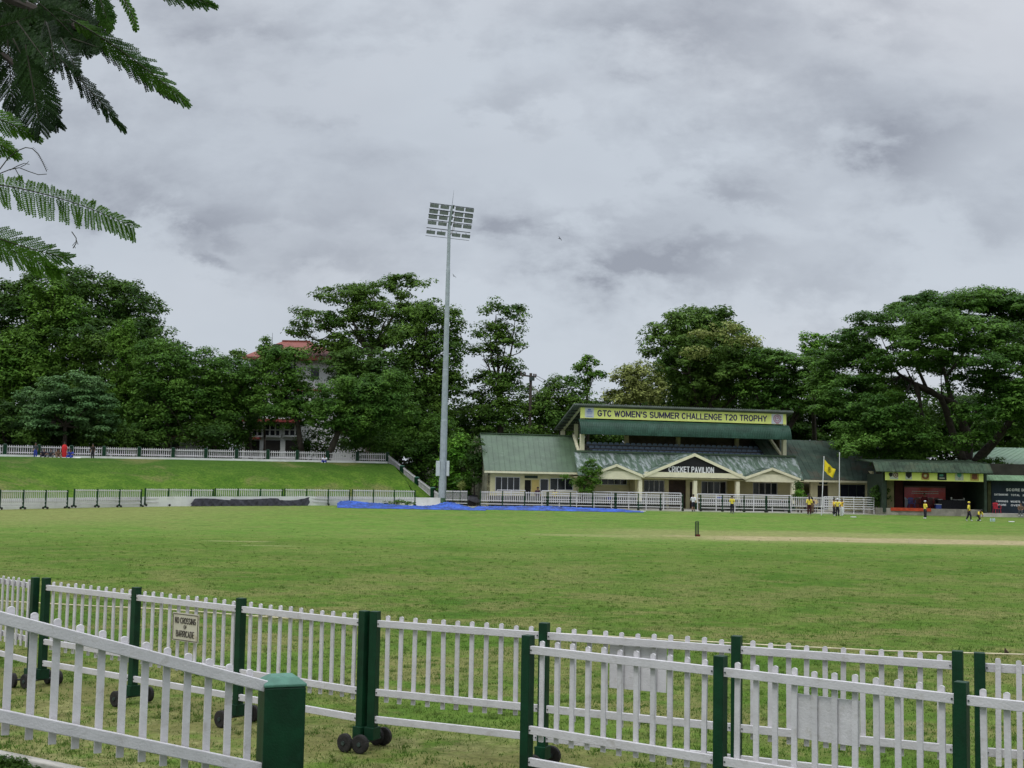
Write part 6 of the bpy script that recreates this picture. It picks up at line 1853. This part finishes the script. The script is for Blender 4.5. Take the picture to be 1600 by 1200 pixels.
tree('thin dry golden shrub beside the barricades left of the pavilion', (722, 785), 99.5, [(721, 760, 3, 8)], 'yellow', .12, .25, 1.3, 2.6, .03, z0=.5, name='shrub', cat='shrub')
tree('green tuft of a treetop growing past the red roof', (413, 716), 112, [(413, 536, 7, 8), (417, 546, 9, 8), (411, 556, 10, 8)], 'bright', .22, .5, .8, 2.6, .1, z0=4, forkt=.8)

tree('dark broad tree joining the leaning tree and the dense tree by the mast', (610, 720), 114, [(600, 590, 46, 34), (565, 570, 40, 24), (620, 640, 50, 46), (585, 690, 50, 30), (640, 690, 40, 40), (530, 575, 30, 22), (545, 600, 26, 20)], 'dark', .28, .9, .65, 2.5, .3, z0=4)
tree('slim dark tree between the thorny tree and the white house', (392, 716), 111, [(392, 618, 18, 22), (380, 590, 18, 18), (396, 655, 20, 20), (372, 560, 16, 12), (372, 690, 18, 20)], 'mid', .22, .7, .6, 2.4, .16, z0=4)
tree('dark creeper clad shrub hugging the left gable of the pavilion', (742, 785), 101.5, [(743, 705, 9, 20), (736, 730, 14, 24), (748, 745, 8, 14), (728, 760, 14, 14)], 'dark', .22, .6, .8, 2.5, .08, z0=.5, name='shrub', cat='shrub')
tree('low dark bushes between the leaning trunk and the white house', (485, 716), 109, [(492, 690, 16, 16), (512, 700, 16, 14), (470, 700, 10, 14), (530, 668, 14, 8), (560, 672, 16, 8)], 'dark', .2, .6, .8, 2.5, .08, z0=4, name='shrub', cat='shrub')
# small low weeds at the white wall
tree('low weeds along the white wall under the last left barricade', (624, 790), 97.2, [(608, 787.5, 7, 2.5), (624, 786, 9, 3.4), (640, 787.5, 7, 2.5)], 'bright', .10, .25, .7, 2.2, .02, z0=.5, name='weed_patch', cat='weeds')
# palm with pale dead fronds behind the utility pole
pb = A(848, 770, 122); pb.z = .5
pm = empty('palm_tree', pb, 0, 'palm with pale drooping fronds behind the utility pole', 'palm')
tp_ = A(846, 622, 122)
MB(pb).tube([pb, tp_], [.25, .18], 8).build('trunk', bark_l, pm)
rng = np.random.default_rng(4); Vs = []
for i in range(34):
    a = rng.random() * 2 * pi; e_ = rng.uniform(-.7, 1.1); L_ = rng.uniform(1.6, 2.6)
    p = np.array(tp_); d = np.array([cos(a) * cos(e_), sin(a) * cos(e_), sin(e_)])
    for k in range(12):
        p2 = p + d * L_ / 12; d = d + np.array([0, 0, -.11]); d /= np.linalg.norm(d)
        sd2 = np.cross(d, [0, 0, 1]); sd2 /= np.linalg.norm(sd2) + 1e-9
        for s in (-1, 1):
            for h in (0, .5):
                b0_ = p + (p2 - p) * h; tip = b0_ + (sd2 * s * .38 + d * .25 + np.array([0, 0, -.16])) * (1 - k / 16)
                Vs += [b0_, b0_ + d * .06, tip, b0_ - d * .01]
        p = p2
Vs = np.array(Vs) - np.array(pb)
np_mesh('crown', Vs, np.arange(len(Vs)).reshape(-1, 4), LEAF['dead'], pm)

# ------------------------------------------------------------------ overhanging branch, top left, a few metres away
ob_p = A(-260, -120, 3.3)
oh_ = empty('overhanging_tree', ob_p, 0, 'dark feathery fronds of a flame tree hanging into the top left corner', 'tree')
fr_m = leaf_mat('frond_green', (.050, .125, .010), (.090, .200, .018), .42, 9, .3)
fr_m2 = leaf_mat('frond_deep_green', (.020, .060, .006), (.045, .110, .010), .30, 9, .3)
fr_d = leaf_mat('frond_shade_tone', (.006, .018, .004), (.014, .038, .006), .10, 9, .3)  # shade of the corner fronds put into the leaf colour
stem = M('frond_stem', (.035, .035, .02), .7, .2, 20)
rng = np.random.default_rng(21)


def frond(p, q, sides, npin=26, lp=.065, nl=13, bend=(0, 0, -.02), part='frond', ang=52, taper=.5, ll=.0085, mat=None):
    p = np.array(p); q = np.array(q); bend = np.array(bend)
    L_ = np.linalg.norm(q - p); Vs = []
    pts = [p + (q - p) * t + bend * 4 * t * (1 - t) for t in np.linspace(0, 1, npin + 1)]
    ca, sa = cos(radians(ang)), sin(radians(ang))
    for i in range(1, npin + 1):
        t = i / npin; o_ = pts[i]; d = pts[i] - pts[i - 1]; d /= np.linalg.norm(d)
        for s in sides:
            s = np.array(s); s = s - d * s.dot(d); s /= np.linalg.norm(s)
            pl_ = lp * (1 - taper * max(0, (t - .55) / .45)) * min(1, .45 + t * 2.2) * rng.uniform(.88, 1.08)
            a_ = radians(ang - 22 * max(0, (t - .7) / .3) + rng.normal(0, 5))
            pd = d * cos(a_) + s * sin(a_) + rng.normal(0, .06, 3); pd /= np.linalg.norm(pd)
            sag = np.array([0, 0, -.12])
            nrm = np.cross(d, s); nrm /= np.linalg.norm(nrm)
            lat = np.cross(nrm, pd); lat /= np.linalg.norm(lat)
            cur = o_.copy()
            for j in range(nl):
                w = (j + 1) / nl; nx = cur + (pd + sag * w) * pl_ / nl
                tw_ = .0006
                Vs += [cur + lat * tw_, cur - lat * tw_, nx - lat * tw_, nx + lat * tw_]
                for g in (-1, 1):
                    l2 = ll * (1 - .45 * abs(w - .4)) * rng.uniform(.85, 1.1)
                    ld = lat * g * .9 + pd * .35 + nrm * rng.normal(-.15, .15); ld /= np.linalg.norm(ld)
                    Vs += [nx, nx + ld * l2 * .5 + pd * .0027, nx + ld * l2, nx + ld * l2 * .5 - pd * .0027]
                cur = nx
    Vs = np.array(Vs) - np.array(ob_p)
    o = np_mesh(part, Vs, np.arange(len(Vs)).reshape(-1, 4), mat or fr_m, oh_)
    MB(ob_p).tube([tuple(x) for x in pts], [.0022 * (1 - .6 * i / npin) for i in range(npin + 1)], 5).build('rachis', stem, o)
    return o


def FP(x0, y0, x1, y1, Y=3.0, dY=0.0): return A(x0, y0, Y), A(x1, y1, Y + dY)
imR, imU, imN = Vector((1, 0, 0)), Vector((0, 0, 1)), Vector((0, 1, 0))
# the clearly readable fronds
frond(*FP(110, 30, 284, 154, 3.0, .05), [(.5, .5, .8), (-.5, .3, -.8)], 24, .056, 13, (0, 0, .012), ang=33, mat=fr_m2, ll=.0075)
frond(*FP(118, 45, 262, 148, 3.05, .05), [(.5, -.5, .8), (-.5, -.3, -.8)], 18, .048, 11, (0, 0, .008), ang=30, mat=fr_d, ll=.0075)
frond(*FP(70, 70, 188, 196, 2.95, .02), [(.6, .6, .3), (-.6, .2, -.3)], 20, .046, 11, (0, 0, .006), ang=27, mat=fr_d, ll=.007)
frond(*FP(-60, 283, 206, 354, 3.0, .0), [(-.1, .15, -1), (.1, -.9, .35)], 34, .056, 13, (0, 0, .022), ang=70, taper=.35, ll=.0088)
frond(*FP(-60, 350, 100, 402, 3.0, .03), [(-.3, .1, -1), (.1, .1, 1)], 16, .052, 11, (0, 0, -.006), ang=38, mat=fr_m2, ll=.0075)
frond(*FP(-40, 366, 88, 424, 3.1, .03), [(-.3, .3, -1), (.1, -.6, .6)], 22, .046, 12, (0, 0, .002), ang=46)
frond(*FP(-70, 170, 52, 212, 3.0, .03), [(-.2, .5, -1), (.2, .6, .8)], 20, .044, 11, (0, 0, .012), ang=38)
frond(*FP(-50, 205, 22, 240, 3.1, .03), [(-.2, .5, -1), (.2, .6, .8)], 14, .040, 10, (0, 0, .006), ang=36)
frond(*FP(200, -34, 326, 6, 3.1, .0), [(-.2, .3, -1), (.2, .3, .9)], 20, .045, 12, (0, 0, .004), ang=34, mat=fr_m2)
frond(*FP(170, -30, 212, 45, 3.0, .0), [(.9, .2, 0), (-.9, .2, 0)], 14, .010, 5, (.012, 0, .0), ang=60)
frond(*FP(150, -20, 170, 38, 3.0, .0), [(.9, .2, 0), (-.9, .2, 0)], 18, .035, 9, (.0, 0, .0), ang=35, mat=fr_m2)
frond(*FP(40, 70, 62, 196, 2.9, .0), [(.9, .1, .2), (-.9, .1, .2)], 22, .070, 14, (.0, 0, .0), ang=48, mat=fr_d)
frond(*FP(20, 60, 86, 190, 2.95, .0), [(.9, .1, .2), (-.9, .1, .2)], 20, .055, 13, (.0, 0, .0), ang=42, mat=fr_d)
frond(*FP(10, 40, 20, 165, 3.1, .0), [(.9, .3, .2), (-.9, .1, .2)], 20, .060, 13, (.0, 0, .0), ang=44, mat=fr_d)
# the dark mass in the corner
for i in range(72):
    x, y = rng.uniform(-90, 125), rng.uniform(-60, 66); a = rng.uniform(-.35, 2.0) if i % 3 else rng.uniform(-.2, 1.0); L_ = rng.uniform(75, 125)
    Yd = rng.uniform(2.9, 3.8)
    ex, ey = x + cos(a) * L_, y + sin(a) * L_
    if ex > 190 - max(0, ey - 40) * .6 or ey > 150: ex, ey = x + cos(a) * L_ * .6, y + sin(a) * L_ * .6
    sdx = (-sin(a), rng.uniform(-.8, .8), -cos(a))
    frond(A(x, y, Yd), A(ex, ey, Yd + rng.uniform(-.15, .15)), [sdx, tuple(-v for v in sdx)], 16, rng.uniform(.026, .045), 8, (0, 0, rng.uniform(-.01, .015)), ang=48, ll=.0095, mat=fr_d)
m = MB(ob_p)
for pts, r0_, r1_ in (([(-260, -120, 3.3), (-120, -60, 3.3), (20, 0, 3.2), (110, 38, 3.1), (160, 62, 3.05)], .022, .005), ([(-200, -80, 3.4), (-60, 40, 3.2), (10, 90, 3.1), (60, 130, 3.0)], .016, .004),
                    ([(-260, -120, 3.3), (-200, 100, 3.2), (-120, 250, 3.1), (-60, 283, 3.0)], .02, .004), ([(-120, 250, 3.1), (-90, 320, 3.0), (-60, 350, 3.0)], .01, .003), ([(-150, 200, 3.1), (-80, 175, 3.0)], .01, .003),
                    ([(0, -60, 3.2), (150, -50, 3.1), (210, -34, 3.1)], .012, .003)):
    m.tube([A(x, y, d) for x, y, d in pts], [r0_ + (r1_ - r0_) * i / (len(pts) - 1) for i in range(len(pts))], 7)
m.build('branch', bark, oh_)
m = MB(ob_p)
def twig(pts, r): m.tube([A(x, y, 3.0) for x, y in pts], [r * (1 - .5 * i / len(pts)) for i in range(len(pts))], 5)
twig([(-80, 320), (-20, 280), (0, 264), (12, 248), (26, 236), (40, 230.5), (50, 232), (60, 241), (67, 254), (73, 268)], .0016)
twig([(-80, 285), (-20, 274), (0, 271), (15, 265), (30, 262), (45, 268), (60, 273), (73, 272)], .0015)
twig([(15, 266), (28, 259), (38, 255), (46, 257)], .0012); twig([(32, 261), (40, 257), (45, 252)], .001); twig([(24, 264), (30, 275), (36, 284), (43, 291)], .0011)
for i in range(16):
    t = i / 15; x = 50 + 22 * t; y = 232 + 34 * t ** 1.15
    twig([(x, y), (x + 3.4, y - 1.8)], .0005)
m.build('bare_twig', stem, oh_)
twig2 = MB(ob_p); twig2.tube([A(x, y, 3.0) for x, y in ((112, 362), (119, 372), (119, 380), (114, 388))], .0012, 5)
for (x, y, u, v) in ((118, 378, 113, 384), (119, 374, 122, 382), (116, 384, 118, 388)): twig2.tube([A(x, y, 3.0), A(u, v, 3.0)], .0007, 4)
twig2.build('dead_tip', stem, oh_)

# ivy on the near kerb corner
iv = empty('ivy', A(20, 1196, 8.3), 0, 'dark green ivy and weeds against the kerb in the bottom left corner', 'plant')
bl = []
for x, y, r_ in ((-30, 1188, 20), (6, 1200, 16), (30, 1206, 14), (52, 1214, 12), (-10, 1210, 22), (80, 1222, 12)):
    c = A(x, y, 8.25); bl.append(((c.x, c.y, c.z), (r_ * 8.25 / F, .08, r_ * 8.25 / F)))
crown(iv, bl, LEAF['dark'], 5, .022, .045, .8, 3.0, name='foliage')
m = MB(iv.location); m.tube([A(-30, 1230, 8.3), A(20, 1205, 8.25), A(60, 1222, 8.25)], .006, 5); m.build('stem', bark, iv)
